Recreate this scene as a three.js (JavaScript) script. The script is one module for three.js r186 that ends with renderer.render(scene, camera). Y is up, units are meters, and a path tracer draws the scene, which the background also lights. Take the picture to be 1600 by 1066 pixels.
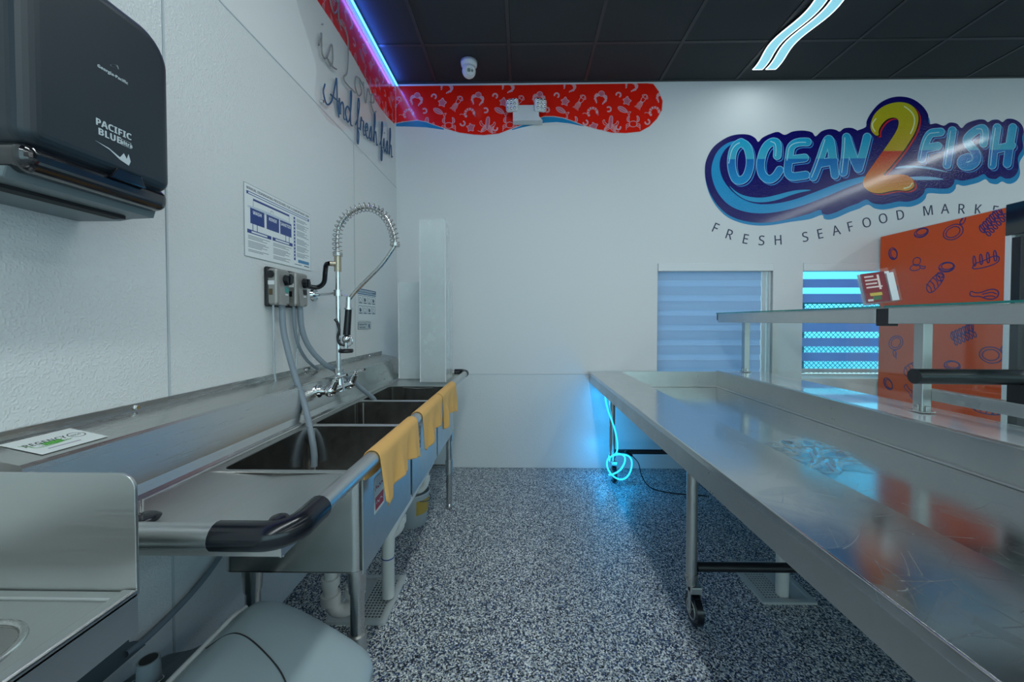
import * as THREE from 'three';
import { RoundedBoxGeometry } from 'three/addons/geometries/RoundedBoxGeometry.js';
import { TextGeometry } from 'three/addons/geometries/TextGeometry.js';
import { FontLoader } from 'three/addons/loaders/FontLoader.js';
import { mergeGeometries } from 'three/addons/utils/BufferGeometryUtils.js';
import { RectAreaLightUniformsLib } from 'three/addons/lights/RectAreaLightUniformsLib.js';

// ---------------------------------------------------------------- camera, sky, exposure
const scene = new THREE.Scene();
const renderer = new THREE.WebGLRenderer({ antialias: true });
renderer.toneMapping = THREE.LinearToneMapping;
renderer.toneMappingExposure = 1.2;
renderer.shadowMap.enabled = true;
RectAreaLightUniformsLib.init();
const camera = new THREE.PerspectiveCamera(2 * Math.atan(533 / 600) * 180 / Math.PI, 1600 / 1066, 0.02, 100);
camera.position.set(0, 1.283, 0);
camera.rotation.order = 'YXZ';
camera.rotation.set(-0.02, 0.016, 0);
camera.setViewOffset(1600, 1066, -6.4, 19, 1600, 1066);      // a small lens shift, as the upright lines of the photograph show
scene.background = new THREE.Color(1.15, 1.62, 1.82);          // hazy bright daylight, through the shop front behind the camera and the two rear windows

// ---------------------------------------------------------------- sizes of the room (metres)
const XL = -1.09, ZB = -3.333, XR = 6.6, ZF = 3.4, CEIL = 3.325;

// ---------------------------------------------------------------- helpers
let seed = 7;
const rnd = () => { seed = (seed * 1664525 + 1013904223) >>> 0; return seed / 4294967296; };
const V = (x, y, z) => new THREE.Vector3(x, y, z);
const flat = (g) => { const n = g.index ? g.toNonIndexed() : g; for (const k of Object.keys(n.attributes)) if (!['position', 'normal', 'uv'].includes(k)) n.deleteAttribute(k); return n; };
const join = (a) => { const l = a.map(flat); const m = mergeGeometries(l); return m; };
function metreUV(g) {                                          // uv in metres, from the side each face points to
  if (g.index) g = g.toNonIndexed();
  const p = g.attributes.position, n = g.attributes.normal, uv = new Float32Array(p.count * 2);
  for (let i = 0; i < p.count; i += 3) {
    let nx = 0, ny = 0, nz = 0;
    for (let k = 0; k < 3; k++) { nx += Math.abs(n.getX(i + k)); ny += Math.abs(n.getY(i + k)); nz += Math.abs(n.getZ(i + k)); }
    for (let k = 0; k < 3; k++) {
      const x = p.getX(i + k), y = p.getY(i + k), z = p.getZ(i + k);
      const [u, v] = nx >= ny && nx >= nz ? [z, y] : ny >= nz ? [z, x] : [x, y];
      uv[(i + k) * 2] = u; uv[(i + k) * 2 + 1] = v;
    }
  }
  g.setAttribute('uv', new THREE.BufferAttribute(uv, 2));
  return g;
}
const bases = new WeakMap(), taken = {};
const numbered = (n) => { taken[n] = (taken[n] ?? -1) + 1; return taken[n] ? `${n}_${String(taken[n]).padStart(3, '0')}` : n; };
function data(o, label, category, group, kind) {
  if (label) o.userData.label = label;
  if (category) o.userData.category = category;
  if (group) o.userData.group = group;
  if (kind) o.userData.kind = kind;
  return o;
}
function thing(name, label, category, base = [0, 0, 0], group, kind) {
  const o = new THREE.Group(); o.name = numbered(name); o.position.set(...base); scene.add(o); bases.set(o, base);
  return data(o, label, category, group, kind);
}
// a mesh from world-space shapes; inside a thing it is stored relative to the thing's base
function part(name, shapes, mat, parent, { label, uv = true } = {}) {
  let g = Array.isArray(shapes) ? join(shapes) : shapes.clone();
  if (uv) g = metreUV(g);
  const b = bases.get(parent) ?? [0, 0, 0];
  g.translate(-b[0], -b[1], -b[2]);
  const m = new THREE.Mesh(g, mat); m.name = parent === scene ? numbered(name) : name; m.castShadow = m.receiveShadow = true;
  bases.set(m, b); parent.add(m);
  if (label) m.userData.label = label;
  return m;
}
function solo(name, label, category, shapes, mat, group, opt) { return data(part(name, shapes, mat, scene, opt), label, category, group); }
function structure(name, shapes, mat, label, opt) { const m = part(name, shapes, mat, scene, opt); m.userData.kind = 'structure'; if (label) m.userData.label = label; return m; }

const bx = (x0, x1, y0, y1, z0, z1, r = 0) => {
  const w = Math.abs(x1 - x0), h = Math.abs(y1 - y0), d = Math.abs(z1 - z0);
  const g = r ? new RoundedBoxGeometry(w, h, d, 3, Math.min(r, w / 2.01, h / 2.01, d / 2.01)) : new THREE.BoxGeometry(w, h, d);
  return g.translate((x0 + x1) / 2, (y0 + y1) / 2, (z0 + z1) / 2);
};
function rod(a, b, r, r2 = r, seg = 20) {
  const A = V(...a), B = V(...b), L = A.distanceTo(B);
  const g = new THREE.CylinderGeometry(r2, r, L, seg); g.translate(0, L / 2, 0);
  g.applyQuaternion(new THREE.Quaternion().setFromUnitVectors(V(0, 1, 0), B.clone().sub(A).normalize()));
  return g.translate(...a);
}
const tube = (pts, r, n = 60, seg = 10, closed = false, tension = 0.5) => new THREE.TubeGeometry(new THREE.CatmullRomCurve3(pts.map((p) => V(...p)), closed, 'catmullrom', tension), n, r, seg, closed);
const lathe = (pts, at, seg = 28) => new THREE.LatheGeometry(pts.map((p) => new THREE.Vector2(...p)), seg).translate(...at);
const ball = (at, r, s = [1, 1, 1]) => new THREE.SphereGeometry(r, 18, 12).scale(...s).translate(...at);
function shapeOf(pts, smooth = false) {
  if (smooth) pts = new THREE.CatmullRomCurve3(pts.map((p) => V(p[0], p[1], 0)), true).getPoints(pts.length * 6).slice(0, -1).map((p) => [p.x, p.y]);
  return new THREE.Shape(pts.map((p) => new THREE.Vector2(...p)));
}
function roundRect(x0, x1, y0, y1, r, K = THREE.Shape) {
  const s = new K();
  s.moveTo(x0 + r, y0); s.lineTo(x1 - r, y0); s.absarc(x1 - r, y0 + r, r, -Math.PI / 2, 0); s.lineTo(x1, y1 - r); s.absarc(x1 - r, y1 - r, r, 0, Math.PI / 2);
  s.lineTo(x0 + r, y1); s.absarc(x0 + r, y1 - r, r, Math.PI / 2, Math.PI); s.lineTo(x0, y0 + r); s.absarc(x0 + r, y0 + r, r, Math.PI, Math.PI * 1.5);
  return s;
}
const extr = (s, depth, bevel = 0) => new THREE.ExtrudeGeometry(s, { depth, curveSegments: 8, bevelEnabled: bevel > 0, bevelSize: bevel, bevelThickness: bevel, bevelSegments: 2, steps: 1 });
const onBack = (g, off = 0) => g.translate(0, 0, ZB + off);                                   // (x, y) drawings on the rear wall
const onLeft = (g, off = 0) => g.applyMatrix4(new THREE.Matrix4().makeBasis(V(0, 0, -1), V(0, 1, 0), V(1, 0, 0))).translate(XL + off, 0, 0);   // (distance, height) drawings on the left wall
const flatPlan = (g, y) => g.rotateX(Math.PI / 2).translate(0, y, 0);                        // (x, z) plan drawings, thickness downwards from y
function sheet(P, nu, nv, th) {                                                               // a closed cloth-like sheet with thickness
  const pos = [], idx = [], N = (nu + 1) * (nv + 1), e = 1e-3;
  const pts = [[], []];
  for (let i = 0; i <= nu; i++) for (let j = 0; j <= nv; j++) {
    const u = i / nu, v = j / nv, p = V(...P(u, v));
    const a = V(...P(Math.min(u + e, 1), v)).sub(V(...P(Math.max(u - e, 0), v))), b = V(...P(u, Math.min(v + e, 1))).sub(V(...P(u, Math.max(v - e, 0))));
    const n = a.cross(b).normalize().multiplyScalar(th / 2);
    pts[0].push(p.clone().add(n)); pts[1].push(p.clone().sub(n));
  }
  for (const s of [0, 1]) for (const p of pts[s]) pos.push(p.x, p.y, p.z);
  const q = (a, b, c, d) => idx.push(a, b, c, a, c, d), at = (s, i, j) => s * N + i * (nv + 1) + j;
  for (let i = 0; i < nu; i++) for (let j = 0; j < nv; j++) { q(at(0, i, j), at(0, i + 1, j), at(0, i + 1, j + 1), at(0, i, j + 1)); q(at(1, i, j), at(1, i, j + 1), at(1, i + 1, j + 1), at(1, i + 1, j)); }
  for (let i = 0; i < nu; i++) { q(at(0, i, 0), at(1, i, 0), at(1, i + 1, 0), at(0, i + 1, 0)); q(at(0, i + 1, nv), at(1, i + 1, nv), at(1, i, nv), at(0, i, nv)); }
  for (let j = 0; j < nv; j++) { q(at(0, 0, j + 1), at(1, 0, j + 1), at(1, 0, j), at(0, 0, j)); q(at(0, nu, j), at(1, nu, j), at(1, nu, j + 1), at(0, nu, j + 1)); }
  const g = new THREE.BufferGeometry(); g.setAttribute('position', new THREE.Float32BufferAttribute(pos, 3)); g.setIndex(idx);
  g.setAttribute('uv', new THREE.Float32BufferAttribute(new Float32Array(pos.length / 3 * 2), 2)); g.computeVertexNormals();
  return g;
}
// a picture printed on a rectangle; drawn on a canvas with k pixels per unit
function print(w, h, k, draw) {
  const c = document.createElement('canvas'); c.width = Math.round(w * k); c.height = Math.round(h * k);
  const x = c.getContext('2d'); x.scale(k, k); draw(x, w, h);
  const t = new THREE.CanvasTexture(c); t.colorSpace = THREE.SRGBColorSpace; return t;
}
const uvBox = (g, x0, x1, y0, y1) => { const p = g.attributes.position, uv = new Float32Array(p.count * 2); for (let i = 0; i < p.count; i++) { uv[2 * i] = (p.getX(i) - x0) / (x1 - x0); uv[2 * i + 1] = (p.getY(i) - y0) / (y1 - y0); } g.setAttribute('uv', new THREE.BufferAttribute(uv, 2)); return g; };

// ---------------------------------------------------------------- computed textures
function noiseTex(n, fn, size, srgb = false) {                 // fn(x, y) -> grey 0..255 or [r, g, b]
  const d = new Uint8Array(n * n * 4);
  for (let y = 0; y < n; y++) for (let x = 0; x < n; x++) { const v = fn(x, y), i = (y * n + x) * 4; if (v.length) { d[i] = v[0]; d[i + 1] = v[1]; d[i + 2] = v[2]; } else d[i] = d[i + 1] = d[i + 2] = v; d[i + 3] = 255; }
  const t = new THREE.DataTexture(d, n, n); t.wrapS = t.wrapT = THREE.RepeatWrapping; t.magFilter = THREE.LinearFilter; t.minFilter = THREE.LinearMipmapLinearFilter; t.generateMipmaps = true;
  if (srgb) t.colorSpace = THREE.SRGBColorSpace;
  t.repeat.set(1 / size, 1 / size); t.needsUpdate = true; return t;
}
function valueNoise(cx, cy, s) {                               // tiling noise with cx by cy cells, argument 0..1
  let q = s; const r = () => { q = (q * 1664525 + 1013904223) >>> 0; return q / 4294967296; };
  const g = Float32Array.from({ length: cx * cy }, r), f = (t) => t * t * (3 - 2 * t);
  return (u, v) => { const x = u * cx, y = v * cy, i = Math.floor(x), j = Math.floor(y), a = f(x - i), b = f(y - j), at = (p, o) => g[((o % cy) + cy) % cy * cx + ((p % cx) + cx) % cx];
    return (at(i, j) * (1 - a) + at(i + 1, j) * a) * (1 - b) + (at(i, j + 1) * (1 - a) + at(i + 1, j + 1) * a) * b; };
}
// epoxy floor with vinyl flakes: random chips about 5 mm across
const floorTex = (() => {
  const n = 2048, cells = 380, cs = n / cells, px = new Float32Array(cells * cells * 2), col = new Uint8Array(cells * cells * 3);
  for (let i = 0; i < cells * cells; i++) {
    px[2 * i] = rnd(); px[2 * i + 1] = rnd();
    const r = rnd(), v = 0.8 + rnd() * 0.4;
    const c = r < 0.19 ? [24, 29, 38] : r < 0.34 ? [52, 74, 114] : r < 0.52 ? [124, 134, 144] : r < 0.82 ? [188, 194, 196] : [230, 232, 226];
    for (let k = 0; k < 3; k++) col[3 * i + k] = Math.min(255, c[k] * v);
  }
  return noiseTex(n, (x, y) => {
    const gx = Math.floor(x / cs), gy = Math.floor(y / cs); let best = 1e9, bi = 0;
    for (let a = -1; a <= 1; a++) for (let b = -1; b <= 1; b++) {
      const i = ((gy + b + cells) % cells) * cells + (gx + a + cells) % cells, dx = gx + a + px[2 * i] - x / cs, dy = gy + b + px[2 * i + 1] - y / cs, d = dx * dx + dy * dy;
      if (d < best) { best = d; bi = i; }
    }
    return [col[3 * bi], col[3 * bi + 1], col[3 * bi + 2]];
  }, 1.9, true);
})();
const pebble = (() => { const a = valueNoise(170, 170, 3), b = valueNoise(90, 90, 5); return noiseTex(1024, (x, y) => { const v = a(x / 1024, y / 1024) * 0.7 + b(x / 1024, y / 1024) * 0.45; return 255 * Math.min(1, Math.max(0, (v - 0.5) * 3)); }, 0.62); })();
const brushed = (() => { const a = valueNoise(6, 256, 9), b = valueNoise(24, 512, 10), c = valueNoise(5, 5, 12); return noiseTex(512, (x, y) => 255 * (0.50 + 0.12 * a(x / 512, y / 512) + 0.14 * b(x / 512, y / 512) + 0.2 * c(x / 512, y / 512)), 0.9); })();
const blotch = (() => { const a = valueNoise(7, 7, 21), b = valueNoise(31, 31, 22), c = valueNoise(120, 120, 23); return noiseTex(512, (x, y) => 255 * (0.3 + 0.2 * a(x / 512, y / 512) + 0.12 * b(x / 512, y / 512) + 0.1 * c(x / 512, y / 512)), 0.9); })();
const speck = noiseTex(256, () => 90 + rnd() * 165, 0.35);
const scratch = (() => {                                        // wiping and cutting scratches on the display table
  const n = 1024, c = document.createElement('canvas'); c.width = c.height = n; const x = c.getContext('2d'); x.fillStyle = '#383838'; x.fillRect(0, 0, n, n);
  for (let i = 0; i < 900; i++) { const a = rnd() * 6.28, l = 15 + rnd() * 90, px = rnd() * n, py = rnd() * n, g = 90 + rnd() * 150 | 0; x.strokeStyle = `rgba(${g},${g},${g},${0.15 + rnd() * 0.35})`; x.lineWidth = 0.6 + rnd(); x.beginPath(); x.moveTo(px, py); x.quadraticCurveTo(px + Math.cos(a) * l / 2 + rnd() * 8, py + Math.sin(a) * l / 2, px + Math.cos(a) * l, py + Math.sin(a) * l); x.stroke(); }
  for (let i = 0; i < 160; i++) { const g = 60 + rnd() * 70 | 0; x.fillStyle = `rgba(${g},${g},${g},0.25)`; x.beginPath(); x.ellipse(rnd() * n, rnd() * n, 6 + rnd() * 70, 4 + rnd() * 26, rnd() * 3, 0, 7); x.fill(); }
  const t = new THREE.CanvasTexture(c); t.wrapS = t.wrapT = THREE.RepeatWrapping; t.repeat.set(1 / 1.3, 1 / 1.3); return t;
})();
const wrinkle = pebble.clone(); wrinkle.repeat.set(2.7, 1.2); wrinkle.needsUpdate = true;   // the grain of the wall under the vinyl
const terry = noiseTex(256, (x, y) => 110 + 90 * Math.sin(x * 0.98) * Math.sin(y * 0.98) + rnd() * 55, 0.16);

// ---------------------------------------------------------------- materials
const S = (c, roughness, metalness = 0, o = {}) => new THREE.MeshStandardMaterial({ color: c, roughness, metalness, ...o });
const P = (c, roughness, metalness, o) => new THREE.MeshPhysicalMaterial({ color: c, roughness, metalness, ...o });
const lin = (r, g, b) => new THREE.Color().setRGB(r, g, b);
const M = {
  paint: S(lin(0.76, 0.775, 0.77), 0.62, 0, { bumpMap: speck, bumpScale: 0.0002 }),
  frp: S(lin(0.74, 0.765, 0.76), 0.34, 0, { bumpMap: pebble, bumpScale: 0.0007 }),
  frpBack: S(lin(0.74, 0.765, 0.76), 0.28, 0, { bumpMap: pebble, bumpScale: 0.0005 }),
  trim: S(lin(0.55, 0.6, 0.62), 0.4),
  floor: S(0xffffff, 0.42, 0, { map: floorTex, bumpMap: floorTex, bumpScale: 0.0004 }),
  tile: S(lin(0.028, 0.034, 0.04), 0.8, 0, { bumpMap: speck, bumpScale: 0.0012 }),
  grid: S(lin(0.03, 0.034, 0.038), 0.45),
  steel: S(lin(0.56, 0.555, 0.535), 0.36, 1, { roughnessMap: brushed }),
  bowl: S(lin(0.56, 0.555, 0.535), 0.42, 1, { roughnessMap: blotch }), plain: S(lin(0.56, 0.555, 0.535), 0.24, 1),
  deck: S(lin(0.60, 0.61, 0.595), 0.5, 1, { roughnessMap: brushed }),
  tableTop: S(lin(0.62, 0.635, 0.635), 0.68, 1, { roughnessMap: scratch, bumpMap: scratch, bumpScale: 0.00002 }),
  galv: S(lin(0.58, 0.59, 0.575), 0.75, 1, { roughnessMap: blotch }),
  chrome: S(lin(0.72, 0.74, 0.75), 0.1, 1),
  brass: S(lin(0.52, 0.45, 0.34), 0.3, 1),
  blackRubber: S(lin(0.006, 0.008, 0.012), 0.2),
  blackPlastic: P(lin(0.010, 0.021, 0.030), 0.42, 0, { clearcoat: 0.2, clearcoatRoughness: 0.3, bumpMap: speck, bumpScale: 0.0001 }),
  smoke: P(lin(0.004, 0.005, 0.008), 0.12, 0, { clearcoat: 1, clearcoatRoughness: 0.08 }),
  darkPaint: S(lin(0.012, 0.013, 0.016), 0.4),
  greyPlastic: S(lin(0.33, 0.41, 0.44), 0.42, 0, { bumpMap: speck, bumpScale: 0.0001 }),
  greyDark: S(lin(0.09, 0.125, 0.145), 0.5),
  greyHose: S(lin(0.22, 0.27, 0.31), 0.4),
  pvc: S(lin(0.72, 0.73, 0.70), 0.35),
  whitePlastic: S(lin(0.68, 0.70, 0.70), 0.4),
  drain: S(lin(0.5, 0.54, 0.54), 0.5),
  hole: S(lin(0.02, 0.022, 0.025), 0.8),
  dispenser: S(lin(0.36, 0.35, 0.33), 0.4, 0.55),
  towel: P(lin(0.80, 0.45, 0.14), 0.95, 0, { bumpMap: terry, bumpScale: 0.0016, sheen: 0.4, sheenColor: new THREE.Color(1, 0.75, 0.4), sheenRoughness: 0.7 }),
  glass: P(lin(0.93, 0.98, 0.97), 0.02, 0, { transmission: 1, thickness: 0, ior: 1.5 }),
  glassEdge: P(lin(0.03, 0.30, 0.26), 0.15, 0, { transmission: 0.35, thickness: 0 }),
  acrylic: P(lin(0.995, 0.998, 1.0), 0.12, 0, { transmission: 1, thickness: 0, ior: 1.25 }),
  milky: P(lin(0.92, 0.95, 0.95), 0.45, 0, { transmission: 0.7, thickness: 0, roughnessMap: blotch }),
  film: P(lin(0.95, 0.97, 0.98), 0.05, 0, { transmission: 1, thickness: 0, ior: 1.5 }),
  tubeClear: P(lin(0.7, 0.76, 0.78), 0.2, 0, { transmission: 0.6, thickness: 0 }),
  shade: P(lin(0.46, 0.60, 0.76), 0.95, 0, { transmission: 0.5, thickness: 0 }), fabric: P(lin(0.27, 0.48, 0.82), 0.95, 0, { transmission: 0.5, thickness: 0 }),
  mesh: P(lin(0.42, 0.86, 1.0), 0.05, 0, { transmission: 1, thickness: 0, ior: 1.02 }), sheer: P(lin(0.50, 0.64, 0.80), 0.95, 0, { transmission: 0.55, thickness: 0 }),
  neonGrey: S(lin(0.24, 0.25, 0.25), 0.35), neonBlue: S(lin(0.03, 0.09, 0.20), 0.35),
  ink: S(lin(0.035, 0.045, 0.10), 0.5), white: S(lin(0.78, 0.8, 0.8), 0.5), navy: S(lin(0.004, 0.003, 0.13), 0.25), cyan: S(lin(0.015, 0.27, 0.55), 0.25),
  laminate: P(lin(0.62, 0.65, 0.67), 0.12, 0, { clearcoat: 0.8, clearcoatRoughness: 0.04 }),
  ground: S(lin(0.7, 0.72, 0.72), 0.9), wire: S(lin(0.12, 0.15, 0.17), 0.5, 0.6),
};

// ---------------------------------------------------------------- the setting
structure('floor', bx(XL - 0.2, XR + 0.2, -0.12, 0, ZB - 0.15, ZF + 0.2), M.floor, 'dark blue and white flake epoxy floor');
const ceiling = structure('ceiling', bx(XL - 0.2, XR + 0.2, CEIL + 0.03, CEIL + 0.15, ZB - 0.15, ZF + 0.2), M.tile, 'black suspended tile ceiling');
{
  const x0 = -0.737 - 0.636, xs = []; for (let i = 0; x0 + i * 0.636 < XR + 0.6; i++) xs.push(x0 + i * 0.636);
  const z0 = -2.872, zs = [z0 - 0.636]; for (let i = 0; z0 + i * 0.636 < ZF + 0.6; i++) zs.push(z0 + i * 0.636);
  const shared = {};
  for (let i = 0; i + 1 < xs.length; i++) for (let j = 0; j + 1 < zs.length; j++) {
    const a = Math.max(xs[i], XL) + 0.011, b = Math.min(xs[i + 1], XR) - 0.011, c = Math.max(zs[j], ZB) + 0.011, d = Math.min(zs[j + 1], ZF) - 0.011;
    if (b - a < 0.05 || d - c < 0.05) continue;
    const key = (b - a).toFixed(3) + (d - c).toFixed(3), g = shared[key] ??= metreUV(new RoundedBoxGeometry(b - a, 0.016, d - c, 1, 0.004));
    const m = new THREE.Mesh(g, M.tile); m.name = 'ceiling_tile'; m.position.set((a + b) / 2, CEIL + 0.012, (c + d) / 2); m.castShadow = m.receiveShadow = true; ceiling.add(m);
  }
  for (const x of xs) if (x > XL && x < XR) part('grid_bar', bx(x - 0.012, x + 0.012, CEIL - 0.001, CEIL + 0.03, ZB, ZF), M.grid, ceiling);
  for (const z of zs) if (z > ZB && z < ZF) part('grid_bar', bx(XL, XR, CEIL, CEIL + 0.03, z - 0.012, z + 0.012), M.grid, ceiling);
  part('wall_angle', bx(XL, XR, CEIL - 0.002, CEIL + 0.03, ZB, ZB + 0.022), M.grid, ceiling);
  part('wall_angle', bx(XL, XL + 0.022, CEIL - 0.002, CEIL + 0.03, ZB, ZF), M.grid, ceiling);
}
const wallL = structure('wall_left', bx(XL - 0.16, XL - 0.004, 0, CEIL + 0.02, ZB - 0.15, ZF + 0.1), M.paint, 'white wall clad in pebbled plastic panels');
{
  const cuts = [ZF, 1.48, 0.158, -1.164, -2.486, ZB];
  for (let i = 0; i + 1 < cuts.length; i++) {
    part('wall_panel', bx(XL - 0.006, XL, 0.002, 2.434, cuts[i] - 0.003, cuts[i + 1] + 0.003), M.frp, wallL);
    if (i) part('seam_strip', bx(XL - 0.006, XL + 0.002, 0.002, 2.434, cuts[i] - 0.005, cuts[i] + 0.0005), M.trim, wallL);
  }
  part('seam_strip', bx(XL - 0.006, XL + 0.002, 2.434, 2.440, ZB, ZF), M.trim, wallL);
}
const W1 = [1.165, 2.15, 0.79, 1.78], W2 = [2.402, 3.36, 0.79, 1.78];
const wallB = (() => {
  const s = shapeOf([[XL - 0.1, 0], [XR + 0.1, 0], [XR + 0.1, CEIL + 0.02], [XL - 0.1, CEIL + 0.02]]);
  for (const [a, b, c, d] of [W1, W2]) s.holes.push(new THREE.Path([[a, c], [a, d], [b, d], [b, c]].map((p) => new THREE.Vector2(...p))));
  return structure('wall_back', extr(s, 0.15).translate(0, 0, ZB - 0.15), M.paint, 'white painted rear wall with two windows');
})();
part('wall_panel', bx(XL, 1.16, 0.004, 0.819, ZB, ZB + 0.004), M.frpBack, wallB);
part('wall_panel', bx(1.16, 4.2, 0.004, 0.78, ZB, ZB + 0.004), M.frpBack, wallB);
part('seam_strip', bx(XL, 1.16, 0.819, 0.825, ZB, ZB + 0.006), M.trim, wallB);
structure('wall_right', bx(XR, XR + 0.15, 0, CEIL + 0.02, ZB - 0.15, ZF + 0.1), M.paint);
const W3 = [XL + 0.25, XR - 0.3, 0.3, 2.95];                    // glazed shop front behind the camera
{
  const s = shapeOf([[XL - 0.1, 0], [XR + 0.1, 0], [XR + 0.1, CEIL + 0.02], [XL - 0.1, CEIL + 0.02]]), [a, b, c, d] = W3;
  s.holes.push(new THREE.Path([[a, c], [a, d], [b, d], [b, c]].map((p) => new THREE.Vector2(...p))));
  structure('wall_front', extr(s, 0.15).translate(0, 0, ZF), M.paint, 'white wall around the shop front');
  const w = thing('window_3', null, null, [(a + b) / 2, c, ZF + 0.07], null, 'structure'), n = 5, bw = (b - a) / n;
  part('window_frame', [bx(a, b, c, c + 0.05, ZF + 0.04, ZF + 0.1), bx(a, b, d - 0.05, d, ZF + 0.04, ZF + 0.1)], M.darkPaint, w);
  for (let i = 0; i <= n; i++) part('mullion', bx(Math.max(a, a + i * bw - 0.03), Math.min(b, a + i * bw + 0.03), c + 0.05, d - 0.05, ZF + 0.04, ZF + 0.1), M.darkPaint, w);
  for (let i = 0; i < n; i++) part('pane', bx(a + i * bw + 0.03, a + (i + 1) * bw - 0.03, c + 0.05, d - 0.05, ZF + 0.068, ZF + 0.072), M.glass, w);
}
solo('ground_outside', 'pale paved ground outside the windows', 'ground', bx(-20, 26, -0.3, -0.15, -30, 30), M.ground).userData.kind = 'structure';
[W1, W2].forEach(([a, b, c, d], i) => {
  const w = thing(`window_${i + 1}`, null, null, [(a + b) / 2, c, ZB - 0.09], null, 'structure');
  part('window_frame', [bx(a, b, c, c + 0.03, ZB - 0.12, ZB - 0.07), bx(a, b, d - 0.03, d, ZB - 0.12, ZB - 0.07), bx(a, a + 0.03, c + 0.03, d - 0.03, ZB - 0.12, ZB - 0.07), bx(b - 0.03, b, c + 0.03, d - 0.03, ZB - 0.12, ZB - 0.07)], M.white, w);
  part('pane', bx(a + 0.03, b - 0.03, c + 0.03, d - 0.03, ZB - 0.1, ZB - 0.096), M.glass, w);
});

// ---------------------------------------------------------------- lamps
// two wavy double LED strips under the ceiling, running front to back
function wavyLamp(x0, za, zb, power, label) {
  const t = thing('wavy_ceiling_lamp', label, 'ceiling lamp', [x0, CEIL, (za + zb) / 2], 'wavy LED lamps under the ceiling');
  const wave = (z) => x0 + 0.024 * Math.cos((z + 3.13) * Math.PI * 2 / 0.56);
  const glow = S(lin(0.4, 0.7, 0.75), 0.4, 0, { emissive: new THREE.Color(0.26, 0.66, 0.80), emissiveIntensity: 0.6 }), bright = S(lin(0.8, 0.9, 0.9), 0.4, 0, { emissive: new THREE.Color(0.92, 1.0, 1.0), emissiveIntensity: 2 });
  const n = Math.round((zb - za) * 26);
  for (const s of [-1, 1]) {
    const ribbon = (o0, o1, y0, y1, a = za, b = zb) => {
      const g = new THREE.BoxGeometry(1, y1 - y0, 1, 1, 1, n), p = g.attributes.position;
      for (let i = 0; i < p.count; i++) { const z = a + (p.getZ(i) + 0.5) * (b - a), o = p.getX(i) < 0 ? o0 : o1; p.setXYZ(i, wave(z) + o, p.getY(i) + (y0 + y1) / 2, z); }
      g.computeVertexNormals(); return g;
    };
    const c = s * 0.052;
    part('housing', ribbon(c - 0.040, c + 0.040, CEIL - 0.02, CEIL - 0.002), M.darkPaint, t);
    part('diffuser', ribbon(c - 0.036, c + 0.036, CEIL - 0.0235, CEIL - 0.02), glow, t);
    part('led_edge', ribbon(c - 0.040, c - 0.036, CEIL - 0.025, CEIL - 0.02), bright, t); part('led_edge', ribbon(c + 0.036, c + 0.040, CEIL - 0.025, CEIL - 0.02), bright, t); part('led_edge', ribbon(c - 0.040, c + 0.040, CEIL - 0.025, CEIL - 0.02, za - 0.003, za), bright, t);
  }
  // the light itself: narrow strips along the four bright edges, in short straight lengths that follow the wave
  const strip = (z0, z1, o, w, k) => {
    const xa = wave(z0) + o, xb = wave(z1) + o, l = new THREE.RectAreaLight(new THREE.Color(0.90, 0.985, 1.0), k, w, Math.hypot(xb - xa, z1 - z0));
    l.position.set((xa + xb) / 2, CEIL - 0.027, (z0 + z1) / 2); l.rotation.order = 'YXZ'; l.rotation.set(-Math.PI / 2, Math.atan2(xb - xa, z1 - z0), 0); scene.add(l);
  };
  const EDGE = 0.004, fine = Math.min(zb, -2.3);
  if (za < -2.3) for (let z = za; z < fine - 0.01; z += (fine - za) / 8) for (const o of [-0.090, -0.014, 0.014, 0.090]) strip(z, z + (fine - za) / 8, o, EDGE, power * 0.17 / 4 / EDGE);
  const from = za < -2.3 ? fine : za, m = Math.round((zb - from) / 0.56) || 1;
  for (let i = 0; i < m; i++) strip(from + i * (zb - from) / m, from + (i + 1) * (zb - from) / m, 0, 0.17, power);
}
const ROPE = 0.06;
wavyLamp(1.915, -3.15, 2.6, 4.2, 'wavy double LED strip lamp on the black ceiling in front of the logo');
wavyLamp(5.1, -2.3, 2.6, 11, 'wavy double LED strip lamp farther right, outside the picture');
wavyLamp(0.25, -1.9, 3.0, 16, 'unseen wavy LED strip lamp added over the aisle to brighten it');  // unseen lamp, added to brighten the aisle floor and the sink side
wavyLamp(3.5, 0.5, 3.0, 13, 'unseen wavy LED strip lamp added behind the camera for extra light');  // unseen lamp, added behind the camera to even out the room light
{ // blue LED strip along the corner of ceiling and left wall
  const l = solo('led_strip', 'glowing blue LED strip along the ceiling edge above red mural', 'led strip', tube([[XL + 0.014, CEIL - 0.016, ZB + 0.01], [XL + 0.014, CEIL - 0.016, 0], [XL + 0.014, CEIL - 0.016, ZF - 0.05]], 0.008, 40, 8), S(lin(0.05, 0.2, 0.8), 0.4, 0, { emissive: new THREE.Color(0.10, 0.42, 1.0), emissiveIntensity: 2.6 }));
  const a = new THREE.RectAreaLight(new THREE.Color(0.05, 0.16, 1.0), 26, 6.5, 0.016); a.position.set(XL + 0.03, CEIL - 0.028, ZB + 3.3);
  a.lookAt(XL + 1.03, CEIL + 0.35, ZB + 3.3); scene.add(a);
  const b = new THREE.RectAreaLight(new THREE.Color(0.30, 0.14, 1.0), 5, 6.5, 0.016); b.position.set(XL + 0.03, CEIL - 0.028, ZB + 3.3);
  b.lookAt(XL - 0.12, CEIL - 1, ZB + 3.3); scene.add(b);
}

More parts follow.
